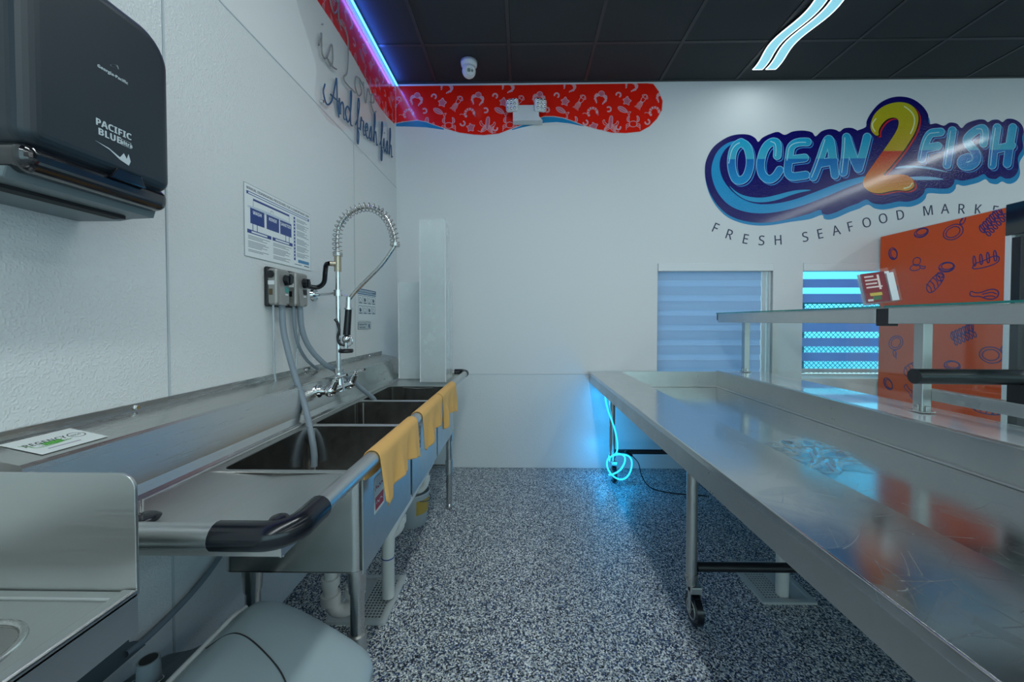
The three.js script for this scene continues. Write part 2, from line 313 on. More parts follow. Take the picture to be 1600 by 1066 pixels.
// ---------------------------------------------------------------- window blinds and what stands outside
{
  const [a, b, , d] = W1, t = thing('banded_roller_blind', 'closed blue-grey banded roller blind in the window above the steel table', 'blind', [(a + b) / 2, 0.8, ZB - 0.03], 'banded roller blinds');
  part('headrail', bx(a + 0.002, b - 0.002, d - 0.068, d - 0.001, ZB - 0.06, ZB + 0.012, 0.006), M.white, t);
  for (let k = 0; k < 8; k++) {
    const y = 1.712 - k * 0.1275;
    part('fabric_band', bx(a + 0.006, b - 0.085, Math.max(0.81, y - 0.079), y, ZB - 0.03, ZB - 0.027), M.shade, t);
    if (y - 0.1275 > 0.8) part('sheer_band', bx(a + 0.006, b - 0.085, y - 0.1275, y - 0.079, ZB - 0.037, ZB - 0.034), M.sheer, t);
  }
  part('side_channel', [bx(b - 0.078, b - 0.05, 0.8, d - 0.07, ZB - 0.05, ZB - 0.02), bx(b - 0.03, b - 0.012, 0.8, d - 0.07, ZB - 0.05, ZB - 0.012)], M.trim, t);
  part('bead_chain', rod([b - 0.04, 0.82, ZB - 0.012], [b - 0.04, d - 0.07, ZB - 0.012], 0.002, 0.002, 6), M.whitePlastic, t);
}
{
  const [a, b, , d] = W2, t = thing('banded_roller_blind', 'open banded roller blind with bright gaps beside the orange cooler', 'blind', [(a + b) / 2, 0.8, ZB - 0.03], 'banded roller blinds');
  part('headrail', bx(a + 0.002, b - 0.002, d - 0.068, d - 0.001, ZB - 0.06, ZB + 0.008, 0.006), M.white, t);
  for (let k = 0; k < 6; k++) part('fabric_band', bx(a + 0.004, b - 0.004, 1.572 - k * 0.127, 1.646 - k * 0.127, ZB - 0.03, ZB - 0.027), M.fabric, t);
  for (let k = 0; k < 7; k++) part('sheer_band', bx(a + 0.004, b - 0.004, 1.646 - k * 0.127 + (k === 6 ? -0.012 : 0), k ? 1.699 - k * 0.127 : 1.713, ZB - 0.0345, ZB - 0.034), M.mesh, t);
  part('bottom_rail', bx(a + 0.004, b - 0.004, 0.838, 0.872, ZB - 0.036, ZB - 0.022, 0.006), M.trim, t);
  part('bottom_rail', bx(a + 0.004, b - 0.004, 0.812, 0.826, ZB - 0.036, ZB - 0.022, 0.005), M.trim, t);
}
{
  const t = thing('chain_link_fence', 'grey chain link fence seen through the gaps of the open blind', 'fence', [5.5, -0.1, -5.8]);
  const w = []; for (let x = 2.2; x < 9.2; x += 0.07) { w.push(rod([x, -0.1, -5.8], [x + 1.65, 1.55, -5.8], 0.004, 0.004, 5)); w.push(rod([x + 1.65, -0.1, -5.79], [x, 1.55, -5.79], 0.004, 0.004, 5)); }
  part('wire_mesh', w, M.wire, t).userData.kind = 'stuff';
  part('top_rail', rod([2, 1.56, -5.8], [11, 1.56, -5.8], 0.022), M.wire, t);
  for (let x = 2.6; x < 11; x += 1.6) part('post', rod([x, -0.15, -5.83], [x, 1.62, -5.83], 0.028), M.wire, t);
}

// ---------------------------------------------------------------- pictures on the walls
const font = await new FontLoader().loadAsync('fonts/droid/droid_sans_regular.typeface.json');
const bold = await new FontLoader().loadAsync('fonts/droid/droid_sans_bold.typeface.json');
function word(str, size, depth, f = font) {
  const g = new TextGeometry(str, { font: f, size, depth, curveSegments: 5, bevelEnabled: false }); g.computeBoundingBox(); const b = g.boundingBox;
  return g.translate(-(b.min.x + b.max.x) / 2, -(b.min.y + b.max.y) / 2, 0);
}
const path = (x, pts, close = true) => { x.beginPath(); const n = pts.length; const m = (a, b) => [(a[0] + b[0]) / 2, (a[1] + b[1]) / 2];
  if (close) { const s = m(pts[n - 1], pts[0]); x.moveTo(...s); for (let i = 0; i < n; i++) x.quadraticCurveTo(...pts[i], ...m(pts[i], pts[(i + 1) % n])); x.closePath(); }
  else { x.moveTo(...pts[0]); for (let i = 1; i < n - 1; i++) x.quadraticCurveTo(...pts[i], ...m(pts[i], pts[i + 1])); x.lineTo(...pts[n - 1]); } };
{ // the shop's logo, cut vinyl on the wall. Drawing units: 5.36 mm, origin at the logo's top left
  const K = 0.00536, LX = 1.525, LY = 3.233, toWall = ([u, v]) => [LX + u * K, LY - v * K - u * 0.00004];
  const a = (x, y) => [(x / 4.846) - 5, y / 4.846], b = (x, y) => [245 + x / 5.33, y / 5.33 - 10];
  const outline = [a(55, 600), a(65, 520), a(110, 430), a(180, 370), a(250, 335), a(330, 322), a(400, 330), a(440, 355), a(460, 380), a(490, 350), a(550, 320), a(610, 305), a(660, 327), a(720, 302), a(810, 295), a(870, 310), a(893, 338), a(940, 300), a(1000, 283), a(1050, 290), a(1075, 302), a(1110, 278), a(1170, 275), a(1215, 297),
    b(0, 378), b(70, 345), b(75, 300), b(110, 230), b(180, 150), b(270, 105), b(360, 95), b(450, 115), b(530, 170), b(580, 240), b(595, 322), b(650, 318), b(715, 337), b(760, 312), b(820, 320), b(860, 357), b(900, 320), b(960, 295), b(1010, 285), b(1050, 290), b(1075, 307), b(1110, 290), b(1160, 288), b(1195, 307), b(1230, 282), b(1290, 285), b(1345, 320), b(1370, 370), b(1360, 440), b(1368, 520), b(1330, 600), b(1335, 700), b(1310, 750), b(1270, 775), b(1230, 775), b(1190, 758), b(1150, 780), b(1090, 770), b(1055, 740), b(1000, 765), b(930, 785), b(870, 795), b(815, 785), b(805, 820), b(770, 855), b(700, 862), b(575, 862), b(560, 900), b(520, 940), b(440, 970), b(350, 970), b(280, 985), b(210, 995), b(140, 985), b(85, 955),
    a(1220, 850), a(1150, 875), a(1050, 920), a(990, 935), a(955, 925), a(945, 900), a(850, 930), a(700, 970), a(560, 995), a(450, 998), a(340, 980), a(240, 940), a(160, 870), a(100, 780), a(65, 680)];
  const t = thing('wall_logo', 'large blue shop logo lettered OCEAN 2 FISH on the rear wall', 'logo', [2.9, 2.06, ZB]);
  part('drop_outline', onBack(extr(shapeOf(outline.map(([u, v]) => toWall([u + (u < 120 ? 0.5 : 3), v + (u < 150 ? 4.5 : 8)])), true), 0.0012), 0.0002), M.cyan, t, { label: 'light blue offset outline' });
  const pic = print(505, 225, 4, (x) => {
    x.fillStyle = '#0a0468'; x.fillRect(0, 0, 505, 225);
    x.lineJoin = x.lineCap = 'round';
    const fill = (c, pts) => { path(x, pts); x.fillStyle = c; x.fill(); };
    fill('#1b9ad2', [a(380, 372), a(250, 372), a(150, 440), a(104, 550), a(104, 650), a(150, 775), a(250, 882), a(400, 930), a(560, 932), a(750, 892), a(950, 820), a(1150, 732), a(1300, 680), a(1300, 640), a(1100, 690), a(900, 770), a(700, 842), a(520, 866), a(400, 850), a(290, 790), a(200, 690), a(165, 590), a(170, 500), a(220, 420), a(290, 388)]);
    fill('#2ba3d3', [a(228, 700), a(300, 772), a(400, 808), a(520, 812), a(640, 780), a(760, 750), a(900, 752), a(760, 775), a(600, 835), a(480, 850), a(380, 835), a(290, 780)]);
    fill('#8cc0e2', [b(300, 710), b(350, 685), b(450, 680), b(600, 692), b(800, 750), b(650, 722), b(500, 700), b(400, 705)]);
    fill('#8cc0e2', [b(400, 790), b(440, 775), b(600, 772), b(760, 802), b(600, 805), b(460, 804)]);
    const strokes = [
      [[[63, 80], [52, 84], [46.5, 112], [53, 138], [63, 141], [73, 134], [79, 112], [74, 86], [63, 80]]],
      [[[120, 101], [122, 82], [112, 78], [100, 88], [93, 112], [96, 132], [108, 140], [118, 134], [124, 124]]],
      [[[167, 80], [142, 78], [138, 108], [136, 136], [165, 132]], [[138, 108], [163, 105]]],
      [[[177, 135], [184, 118], [197, 76], [203, 76], [207, 104], [211, 132]], [[187, 114], [209, 110]]],
      [[[224, 128], [227, 100], [228, 73]], [[228, 73], [237, 100], [247, 122]], [[248, 122], [254, 100], [260, 73]]],
      [[[346, 107], [351, 68], [374, 66]], [[349, 92], [370, 88]]],
      [[[385, 117], [392, 64]]],
      [[[441, 84], [444, 61], [432, 61], [415, 74], [415, 84], [430, 98], [432, 112], [420, 121], [407, 118], [407, 109], [417, 106]]],
      [[[455, 118], [457, 90], [461, 60]], [[478, 116], [481, 88], [485, 60]], [[459, 94], [484, 88]]]];
    const line = (s, w, c, dx = 0, dy = 0) => { x.save(); x.translate(dx, dy); x.lineWidth = w; x.strokeStyle = c; for (const l of s) { path(x, l.length > 2 ? l : [l[0], l[0], l[1]], false); x.stroke(); } x.restore(); };
    strokes.forEach((s, i) => {
      line(s, 13.5, '#3d8fd0', 3, 3); line(s, 12.2, '#0a0468', 2.2, 2.2); line(s, 13.8, '#8fd0ec');
      const g = x.createLinearGradient(0, 60 + (i < 5 ? 12 : 0), 0, 142 - (i < 5 ? 0 : 16)), y = i < 5 ? 0.5 : 0.53; g.addColorStop(0, '#1aa6d2'); g.addColorStop(y - 0.02, '#46b4cf'); g.addColorStop(y, '#1573bd'); g.addColorStop(1, '#1f97d3');
      line(s, 11.6, g); line(s.slice(0, 1).map((l) => l.slice(0, 3)), 1.3, '#bfe6f2', -2.6, 0.5);
    });
    const two = [b(180, 430), b(150, 432), b(112, 392), b(103, 340), b(130, 255), b(200, 188), b(290, 155), b(380, 152), b(452, 182), b(497, 240), b(506, 310), b(482, 400), b(430, 490), b(370, 580), b(290, 680), b(200, 775), b(300, 755), b(400, 755), b(450, 780), b(484, 830), b(474, 872), b(420, 897), b(350, 885), b(280, 895), b(190, 917), b(110, 902), b(60, 862), b(48, 815), b(90, 735), b(200, 580), b(290, 450), b(335, 370), b(342, 310), b(322, 285), b(280, 280), b(230, 302), b(190, 352), b(172, 395)];
    x.save(); x.translate(4.2, 3); fill('#d0202f', two); x.restore(); x.save(); x.translate(1.8, 1.5); fill('#120a20', two); x.restore();
    const g = x.createLinearGradient(0, 18, 0, 162); g.addColorStop(0, '#c9c01c'); g.addColorStop(0.53, '#c7a312'); g.addColorStop(0.54, '#d0340c'); g.addColorStop(0.75, '#dd6a12'); g.addColorStop(1, '#e09a25');
    fill(g, two);
    x.lineWidth = 2; x.strokeStyle = '#eeeeb4'; path(x, [b(385, 190), b(440, 225), b(475, 290), b(465, 360), b(440, 415)], false); x.stroke();
    path(x, [b(150, 290), b(118, 325), b(125, 365), b(145, 395)], false); x.stroke(); path(x, [b(395, 872), b(440, 868), b(462, 830)], false); x.stroke();
  });
  const g = extr(shapeOf(outline.map(toWall), true), 0.0012);
  const g2 = uvBox(flat(g), LX, LX + 505 * K, LY - 225 * K, LY);
  part('printed_face', onBack(g2, 0.0016), P(0xffffff, 0.24, 0, { map: pic, clearcoat: 0.6, clearcoatRoughness: 0.1, bumpMap: wrinkle, bumpScale: 0.0004 }), t, { uv: false, label: 'navy face with lettering' });
}
{ // tagline in single cut letters
  const t = thing('wall_tagline', 'thin dark letters FRESH SEAFOOD MARKET curving under the logo', 'lettering', [2.9, 1.95, ZB]);
  const at = [[1.657, 2.082, -24], [1.776, 2.026, -18], [1.912, 1.987, -11], [2.047, 1.974, -3], [2.186, 1.977, 4], [2.415, 2.003, 9], [2.541, 2.029, 12], [2.674, 2.058, 14], [2.794, 2.09, 14], [2.93, 2.123, 14], [3.067, 2.157, 13], [3.211, 2.187, 10], [3.441, 2.222, 7], [3.583, 2.236, 2], [3.722, 2.235, -1], [3.86, 2.231, -4], [4.002, 2.218, -8], [4.137, 2.196, -12]];
  [...'FRESHSEAFOODMARKET'].forEach((c, i) => part('letter', onBack(word(c, 0.082, 0.0012).rotateZ(at[i][2] * Math.PI / 180).translate(at[i][0], at[i][1], 0), 0.0002), M.ink, t));
}
// line drawings for the two printed murals
const art = {
  octopus(x) { path(x, [[-5, -6], [0, -9], [5, -6], [4, 0], [-4, 0]]); x.fill(); x.stroke(); for (let i = 0; i < 6; i++) { const s = i < 3 ? -1 : 1, k = i % 3; path(x, [[s * 3, -1], [s * (7 + k * 2), -4 + k * 4], [s * (10 - k * 2), 2 + k * 3], [s * (7 - k), 4 + k * 3], [s * (9 - k * 2), 6 + k * 2.5]], false); x.lineWidth = 2.0; x.stroke(); } x.lineWidth = 1; },
  fish(x) { path(x, [[-10, 0], [-4, -4], [4, -3], [9, 0], [4, 3], [-4, 4]]); x.fill(); x.stroke(); path(x, [[8, 0], [13, -4], [12, 0], [13, 4]]); x.stroke(); path(x, [[-6, 0], [7, 0]], false); x.stroke(); },
  squid(x) { path(x, [[0, -14], [3, -9], [3, 0], [-3, 0], [-3, -9]]); x.stroke(); path(x, [[0, -14], [6, -9], [2, -7], [-2, -7], [-6, -9]]); x.stroke(); for (let i = -2; i <= 2; i++) { path(x, [[i, 0], [i * 2, 5], [i * 1.4, 9], [i * 2.4, 12]], false); x.stroke(); } },
  shrimp(x) { x.lineWidth = 4; x.beginPath(); x.arc(0, 0, 7, Math.PI * 0.9, Math.PI * 2.1); x.stroke(); x.lineWidth = 1; x.save(); x.strokeStyle = x.bg; for (let k = 0; k < 6; k++) { const a = Math.PI * (1 + k * 0.18); x.beginPath(); x.moveTo(Math.cos(a) * 4, Math.sin(a) * 4); x.lineTo(Math.cos(a) * 10, Math.sin(a) * 10); x.stroke(); } x.restore(); path(x, [[-7, 1], [-12, -4], [-15, -3]], false); x.stroke(); path(x, [[7, 2], [9, 7], [5, 7]]); x.fill(); },
  crab(x) { x.beginPath(); x.ellipse(0, 2, 6, 4.5, 0, 0, 7); x.stroke(); for (const s of [-1, 1]) { path(x, [[s * 5, 0], [s * 10, -3], [s * 9, -9], [s * 5, -11], [s * 7, -6]]); x.fill(); x.stroke(); for (let k = 0; k < 3; k++) { path(x, [[s * 5, 2 + k * 1.5], [s * 10, 1 + k * 3], [s * 11, 5 + k * 3]], false); x.stroke(); } } },
  lobster(x) { path(x, [[-2.5, -12], [2.5, -12], [3, 0], [2, 8], [-2, 8], [-3, 0]]); x.fill(); x.stroke(); for (const s of [-1, 1]) { path(x, [[s * 2, 2], [s * 9, 4], [s * 13, -2], [s * 10, -6], [s * 9, 0]]); x.stroke(); for (let k = 0; k < 4; k++) { path(x, [[s * 2, k * 2], [s * 7, 5 + k * 2], [s * 9, 10 + k]], false); x.stroke(); } path(x, [[s, 8], [s * 6, 13], [s * 14, 11]], false); x.stroke(); } },
  bits(x) { x.lineWidth = 2.5; x.beginPath(); x.arc(0, 0, 3.5, Math.PI, Math.PI * 2.3); x.stroke(); x.lineWidth = 1; },
  star(x) { path(x, [[-7, -2], [-2, -3], [1, -8], [3, -2], [8, 0], [3, 3], [4, 8], [-1, 4], [-6, 6], [-3, 1]]); x.fill(); x.stroke(); },
};
function seafood(x, w, h, dx) {
  x.fillStyle = x.bg = '#f61c06'; x.fillRect(0, 0, w, h);
  const set = [['octopus', 33, 22, 0.2], ['bits', 60, 20, 0], ['star', 73, 29, 0], ['fish', 67, 43, 0.5], ['squid', 96, 31, 0.6], ['shrimp', 116, 47, -0.3], ['crab', 83, 63, 0], ['bits', 105, 62, 2], ['star', 118, 68, 1], ['lobster', 144, 64, 0.1], ['bits', 45, 42, 1], ['fish', 112, 82, 0.1], ['bits', 60, 70, 3], ['octopus', 82, 3, 0.6]];
  for (let k = -2; k < w / 96 + 1; k++) for (const [n, u, v, r] of set) {
    x.save(); x.translate(dx + u + k * 96, v); x.rotate(r); x.scale(1.0, 1.0); x.strokeStyle = '#e9aeb4'; x.fillStyle = 'rgba(206,140,170,0.75)'; x.bg = '#f61c06'; x.lineWidth = 1; x.lineJoin = x.lineCap = 'round'; art[n](x); x.restore();
  }
}
{
  const K = 0.00549, X0 = -1.09, Y1 = 3.325, W = 425, H = 86;
  const red = [[-1.089, 3.312], [0.021, 3.311], [1.058, 3.315], [1.118, 3.309], [1.167, 3.242], [1.2, 3.16], [1.193, 3.079], [1.152, 3.007], [1.088, 2.942], [1.006, 2.898], [0.884, 2.886], [0.761, 2.892], [0.638, 2.922], [0.515, 2.959], [0.433, 2.993], [0.35, 3.022], [0.268, 3.035], [0.186, 3.035], [0.104, 3.007], [0.015, 2.97], [-0.089, 2.933], [-0.2, 2.891], [-0.33, 2.879], [-0.416, 2.884], [-0.545, 2.902], [-0.675, 2.942], [-0.761, 2.972], [-0.83, 2.998], [-0.908, 3.012], [-1.021, 3.0], [-1.089, 2.988]];
  const t = thing('seafood_mural', 'red wave-edged vinyl mural with pale sea creatures on the rear wall', 'mural', [0, 2.88, ZB]);
  part('blue_wave', onBack(extr(shapeOf([[-1.089, 3.006], [-0.911, 3.021], [-0.695, 2.97], [-0.673, 2.932], [-0.834, 2.955], [-0.973, 2.962], [-1.089, 2.965]]), 0.001), 0.0002), M.cyan, t, { label: 'light blue wave edge' });
  part('blue_wave', onBack(extr(shapeOf([[-0.089, 2.955], [0.186, 3.05], [0.35, 3.038], [0.526, 2.971], [0.526, 2.952], [0.405, 2.978], [0.296, 2.99], [0.186, 2.985], [0.076, 2.964], [-0.006, 2.946], [-0.089, 2.925]]), 0.001), 0.0002), M.cyan, t, { label: 'light blue wave edge' });
  const pic = print(W, H, 4, (x) => {
    seafood(x, W, H, 0); x.strokeStyle = '#e6d5d2'; x.lineWidth = 2; x.lineJoin = 'round'; x.beginPath(); red.forEach(([u, v], i) => x[i ? 'lineTo' : 'moveTo']((u - X0) / K, (Y1 - v) / K)); x.stroke();
  });
  part('red_print', onBack(uvBox(flat(extr(shapeOf(red), 0.001)), X0, X0 + W * K, Y1 - H * K, Y1), 0.0014), P(0xffffff, 0.22, 0, { map: pic, clearcoat: 0.8, clearcoatRoughness: 0.08 }), t, { uv: false });
  // the same band goes on along the left wall
  const l = thing('seafood_mural', 'red vinyl mural band along the left wall under the blue LED strip', 'mural', [XL, 2.9, -2]);
  const edge = [[3.331, 3.0], [3.286, 2.966], [3.1, 2.935], [2.95, 2.925], [2.834, 2.93], [2.73, 2.965], [2.571, 2.985], [2.412, 3.0], [2.234, 3.003], [2.067, 2.995], [1.8, 2.95], [1.5, 2.93], [1.2, 2.96], [0.9, 3.0]];
  const pic2 = print(W, H, 4, (x) => seafood(x, W, H, 40));
  part('red_print', onLeft(uvBox(flat(extr(shapeOf([[0.9, 3.296], [3.331, 3.296], ...edge].reverse()), 0.001)), 0.9, 0.9 + W * K * 1.06, Y1 - H * K, Y1), 0.0004 - 0.004), P(0xffffff, 0.22, 0, { map: pic2, clearcoat: 0.8, clearcoatRoughness: 0.08 }), l, { uv: false });
}
{ // neon sign lettering on a clear panel, switched off
  const t = thing('neon_sign', 'unlit neon script sign reading is Love And fresh fish on clear acrylic', 'neon sign', [XL, 2.4, -2.5]);
  const G = {
    A: [[[-0.35, 1.0], [-0.55, 0.45], [-0.15, 0], [0.5, 0.55], [1.0, 1.8], [1.15, 2.2], [1.2, 1.6], [1.25, 0.6], [1.45, 0.02]], [[0.35, 0.8], [1.35, 0.92]]], n: [[[0, 0.05], [0.12, 1], [0.2, 0.1], [0.3, 0.7], [0.58, 1], [0.72, 0.6], [0.74, 0.1], [1, 0.15]]], d: [[[0.72, 0.85], [0.35, 1], [0, 0.5], [0.3, 0], [0.7, 0.5], [0.98, 2.0], [0.85, 2.2], [0.76, 1], [0.82, 0.1], [1.1, 0.12]]],
    f: [[[0, 0.2], [0.4, 0.9], [0.68, 1.9], [0.52, 2.2], [0.36, 1.6], [0.3, 0.2], [0.24, -0.75], [0.42, -0.85], [0.52, -0.15], [0.35, 0.12], [0.8, 0.3]]], r: [[[0, 0.1], [0.2, 1.05], [0.32, 0.9], [0.62, 0.92], [0.56, 0.4], [0.66, 0.05], [0.9, 0.15]]], e: [[[0, 0.3], [0.5, 0.6], [0.42, 1], [0.14, 0.75], [0.16, 0.2], [0.5, 0], [0.82, 0.25]]],
    s: [[[0, 0.1], [0.4, 1.05], [0.5, 0.5], [0.36, 0.02], [0.08, 0.12], [0.5, 0.08], [0.82, 0.2]]], h: [[[0, 0.1], [0.45, 1.4], [0.5, 2.15], [0.32, 2.15], [0.2, 0.05], [0.32, 0.7], [0.6, 1], [0.72, 0.5], [0.76, 0.05], [1, 0.2]]], i: [[[0, 0.3], [0.2, 1], [0.22, 0.2], [0.42, 0.03], [0.62, 0.3]], [[0.26, 1.42], [0.32, 1.48]]],
    L: [[[-0.2, 2.6], [0.55, 2.4], [0.5, 0.7], [0.12, 0.1], [0.35, -0.05], [1.3, 0.1]]], o: [[[0.5, 1], [0.1, 0.8], [0.05, 0.2], [0.42, 0], [0.75, 0.45], [0.5, 1], [0.98, 0.9]]], v: [[[0, 1], [0.28, 0], [0.58, 1], [0.9, 0.85]]], ' ': [],
  };
  const writing = (str, x0, y0, slope, sx, sy, mat) => {
    let c = x0;
    for (const ch of str) {
      const tubes = G[ch].map((l) => tube(l.map(([u, v]) => [c + u * sx, y0 + (c - x0) * slope + v * sy, 0.016]), 0.0045, l.length * 7, 6));
      if (tubes.length) part('letter', onLeft(join(tubes)), mat, t);
      c += (ch === ' ' ? 0.55 : Math.max(0.5, ...G[ch].flat().map((p) => p[0])) * 0.98) * sx;
    }
  };
  writing('And fresh fish', 2.13, 2.475, 0.155, 0.088, 0.098, M.neonBlue);
  writing('is Love', 2.04, 2.705, 0.13, 0.135, 0.12, M.neonGrey);
  writing('d', 2.16, 3.04, 0.1, 0.13, 0.11, M.neonGrey);
  const hull = [[1.72, 3.2], [1.86, 2.82], [1.97, 2.70], [2.03, 2.62], [2.02, 2.44], [2.12, 2.40], [2.35, 2.43], [2.55, 2.40], [2.75, 2.47], [2.95, 2.48], [3.13, 2.55], [3.16, 2.72], [3.08, 2.88], [2.9, 2.95], [2.75, 3.02], [2.5, 3.16], [2.3, 3.27], [2.0, 3.28]];
  part('clear_panel', onLeft(extr(shapeOf(hull, true), 0.004), 0.004), M.acrylic, t, { label: 'clear acrylic backing' });
  for (const [u, v] of [[2.08, 2.47], [2.66, 2.62], [3.1, 2.66]]) part('standoff', onLeft(new THREE.CylinderGeometry(0.008, 0.008, 0.018, 12).rotateX(Math.PI / 2).translate(u, v, 0.009)), M.chrome, t);
}
function poster(name, label, category, x0, x1, y0, y1, k, draw) {
  const g = uvBox(flat(extr(roundRect(x0, x1, y0, y1, 0.003), 0.0015)), x0, x1, y0, y1);
  return solo(name, label, category, onLeft(g, 0.001), P(0xffffff, 0.35, 0, { map: print((x1 - x0) * 1000, (y1 - y0) * 1000, k, draw), clearcoat: 0.3 }), null, { uv: false });
}
poster('dishwashing_poster', 'white and blue manual dishwashing poster above the chemical dispenser', 'poster', 1.493, 1.965, 1.54, 1.83, 2.6, (x, w, h) => {
  x.fillStyle = '#e9eeee'; x.fillRect(0, 0, w, h); x.strokeStyle = '#9aa6a8'; x.lineWidth = 2; x.strokeRect(1, 1, w - 2, h - 2);
  const blue = '#1d3c84'; x.fillStyle = '#11182c'; x.font = 'bold 15px sans-serif'; x.fillText('MANUAL DISHWASHING PROCEDURES FOR 3-COMPARTMENT SINK', 14, 22, w - 28);
  x.fillStyle = blue; x.fillRect(14, 29, w - 28, 12); x.fillStyle = '#e9eeee'; x.fillRect(24, 32, w - 48, 6); x.fillStyle = blue; x.fillRect(52, 52, 240, 8);
  x.strokeStyle = blue; x.lineWidth = 1.5; x.strokeRect(52, 52, 240, 34); path(x, [[160, 84], [158, 70], [176, 70], [178, 80]], false); x.stroke();
  x.fillStyle = '#c5d2dc'; path(x, [[14, 82], [310, 82], [300, 98], [20, 98]]); x.fill(); x.fillStyle = blue;
  [['WASH', 34], ['RINSE', 132], ['SANITIZE', 224]].forEach(([s, u]) => { x.fillStyle = blue; x.fillRect(u, 92, 84, 62); x.fillStyle = '#f0f4f4'; x.font = 'bold 19px sans-serif'; x.textAlign = 'center'; x.fillText(s, u + 42, 114, 78); x.textAlign = 'left'; });
  x.fillStyle = blue; for (const u of [46, 72, 262, 288]) x.fillRect(u, 154, 4, 30);
  x.fillRect(16, 180, 146, 15); x.fillRect(170, 180, 146, 15); x.fillRect(326, 50, 13, 205); x.fillStyle = '#e9eeee'; x.fillRect(40, 184, 96, 7); x.fillRect(190, 184, 100, 7); for (let i = 0; i < 12; i++) x.fillRect(329, 60 + i * 16, 7, 7);
  x.fillStyle = '#56626e'; for (const [u, v0, v1, ww] of [[20, 204, 270, 132], [174, 204, 272, 132], [350, 54, 236, 104]]) for (let v = v0; v < v1; v += 5.6) if ((v * 7 | 0) % 5) x.fillRect(u, v, ww * (0.6 + 0.4 * ((v * 13 | 0) % 7) / 6), 2);
  x.fillStyle = '#3f86b4'; x.fillRect(360, 248, 94, 15); x.fillStyle = '#56626e'; x.fillRect(330, 272, 60, 3); x.fillRect(410, 270, 44, 5);
});
poster('handwashing_poster', 'small blue-topped handwashing poster near the wall corner', 'poster', 2.525, 2.842, 1.285, 1.503, 1.6, (x, w, h) => {
  x.fillStyle = '#dfe7ea'; x.fillRect(0, 0, w, h); x.fillStyle = '#2c5c82'; x.fillRect(0, 0, w, 26); x.fillStyle = '#cfe0e8'; x.fillRect(20, 8, w - 40, 5); x.fillRect(20, 17, w - 90, 3); x.fillStyle = '#3f7396'; x.fillRect(0, 30, w, 9);
  x.strokeStyle = x.fillStyle = '#33506c'; for (let r = 0; r < 2; r++) for (let c = 0; c < 4; c++) { const u = 45 + c * 75, v = 72 + r * 70; x.lineWidth = 3; x.strokeRect(u - 30, v - 26, 60, 52); path(x, [[u - 18, v + 14], [u - 20, v - 6], [u - 4, v - 16], [u + 8, v - 4], [u + 18, v + 2], [u + 6, v + 16]]); if ((r + c) % 2) x.fill(); else x.stroke(); x.fillRect(u - 22, v + 20, 44, 4); }
});
poster('handwash_notice', 'tiny framed notice strip below the handwashing poster', 'sign', 2.528, 2.742, 1.228, 1.277, 3, (x, w, h) => {
  x.fillStyle = '#b9c6cb'; x.fillRect(0, 0, w, h); x.strokeStyle = '#33424e'; x.lineWidth = 2; x.strokeRect(1, 1, w - 2, h - 2); x.fillStyle = '#1c2a33'; x.font = 'bold 17px sans-serif'; x.fillText('Employees Must', 10, 21, 140); x.fillText('Wash Hands', 18, 41, 120); x.fillStyle = '#1f3e68'; path(x, [[170, 42], [175, 10], [188, 12], [196, 42]]); x.fill();
});

// ---------------------------------------------------------------- fittings under the ceiling
{
  const t = thing('security_camera', 'white turret security camera on the black ceiling', 'camera', [-0.42, CEIL, -3.06]);
  const c = [-0.42, CEIL, -3.06];
  part('mount', lathe([[0, -0.045], [0.05, -0.045], [0.062, -0.03], [0.066, 0], [0, 0]].reverse(), c), M.white, t);
  part('eyeball', ball([c[0], CEIL - 0.075, c[2] + 0.006], 0.054), M.white, t);
  const dir = V(0.28, -0.42, 0.86).normalize(), o = V(c[0], CEIL - 0.075, c[2] + 0.006), q = (k) => o.clone().addScaledVector(dir, k).toArray();
  part('front_ring', rod(q(0.03), q(0.052), 0.036, 0.034), M.whitePlastic, t);
  const side = V(1, 0, -0.32).normalize().multiplyScalar(0.017), l = (k, s) => o.clone().addScaledVector(dir, k).addScaledVector(side, s).toArray();
  part('lens', rod(l(0.05, -0.6), l(0.056, -0.6), 0.013), M.smoke, t); part('lens', rod(l(0.05, 0.9), l(0.056, 0.9), 0.009), M.smoke, t);
}
{
  const t = thing('emergency_light', 'white twin-head emergency light mounted on the red mural', 'emergency light', [0.03, 2.97, ZB]);
  const body = extr(shapeOf([[-0.075, 2.968], [0.165, 2.968], [0.135, 3.0], [0.135, 3.09], [-0.075, 3.09]]), 0.07, 0.004).translate(0, 0, ZB + 0.008);
  part('housing', body, M.whitePlastic, t);
  for (const [x, r] of [[-0.085, 0.3], [0.15, -0.35]]) {
    const mv = (g) => g.rotateY(-r).rotateX(0.15).translate(x, 3.085, ZB + 0.09);
    const head = part('lamp_head', mv(new RoundedBoxGeometry(0.105, 0.1, 0.05, 3, 0.02)), M.white, t);
    const lens = []; for (let i = -1; i <= 1; i++) for (let j = -1; j <= 1; j++) lens.push(mv(new THREE.SphereGeometry(0.013, 10, 8).translate(i * 0.03, j * 0.03, 0.022)));
    part('lens_array', lens, M.chrome, head);
  }
}

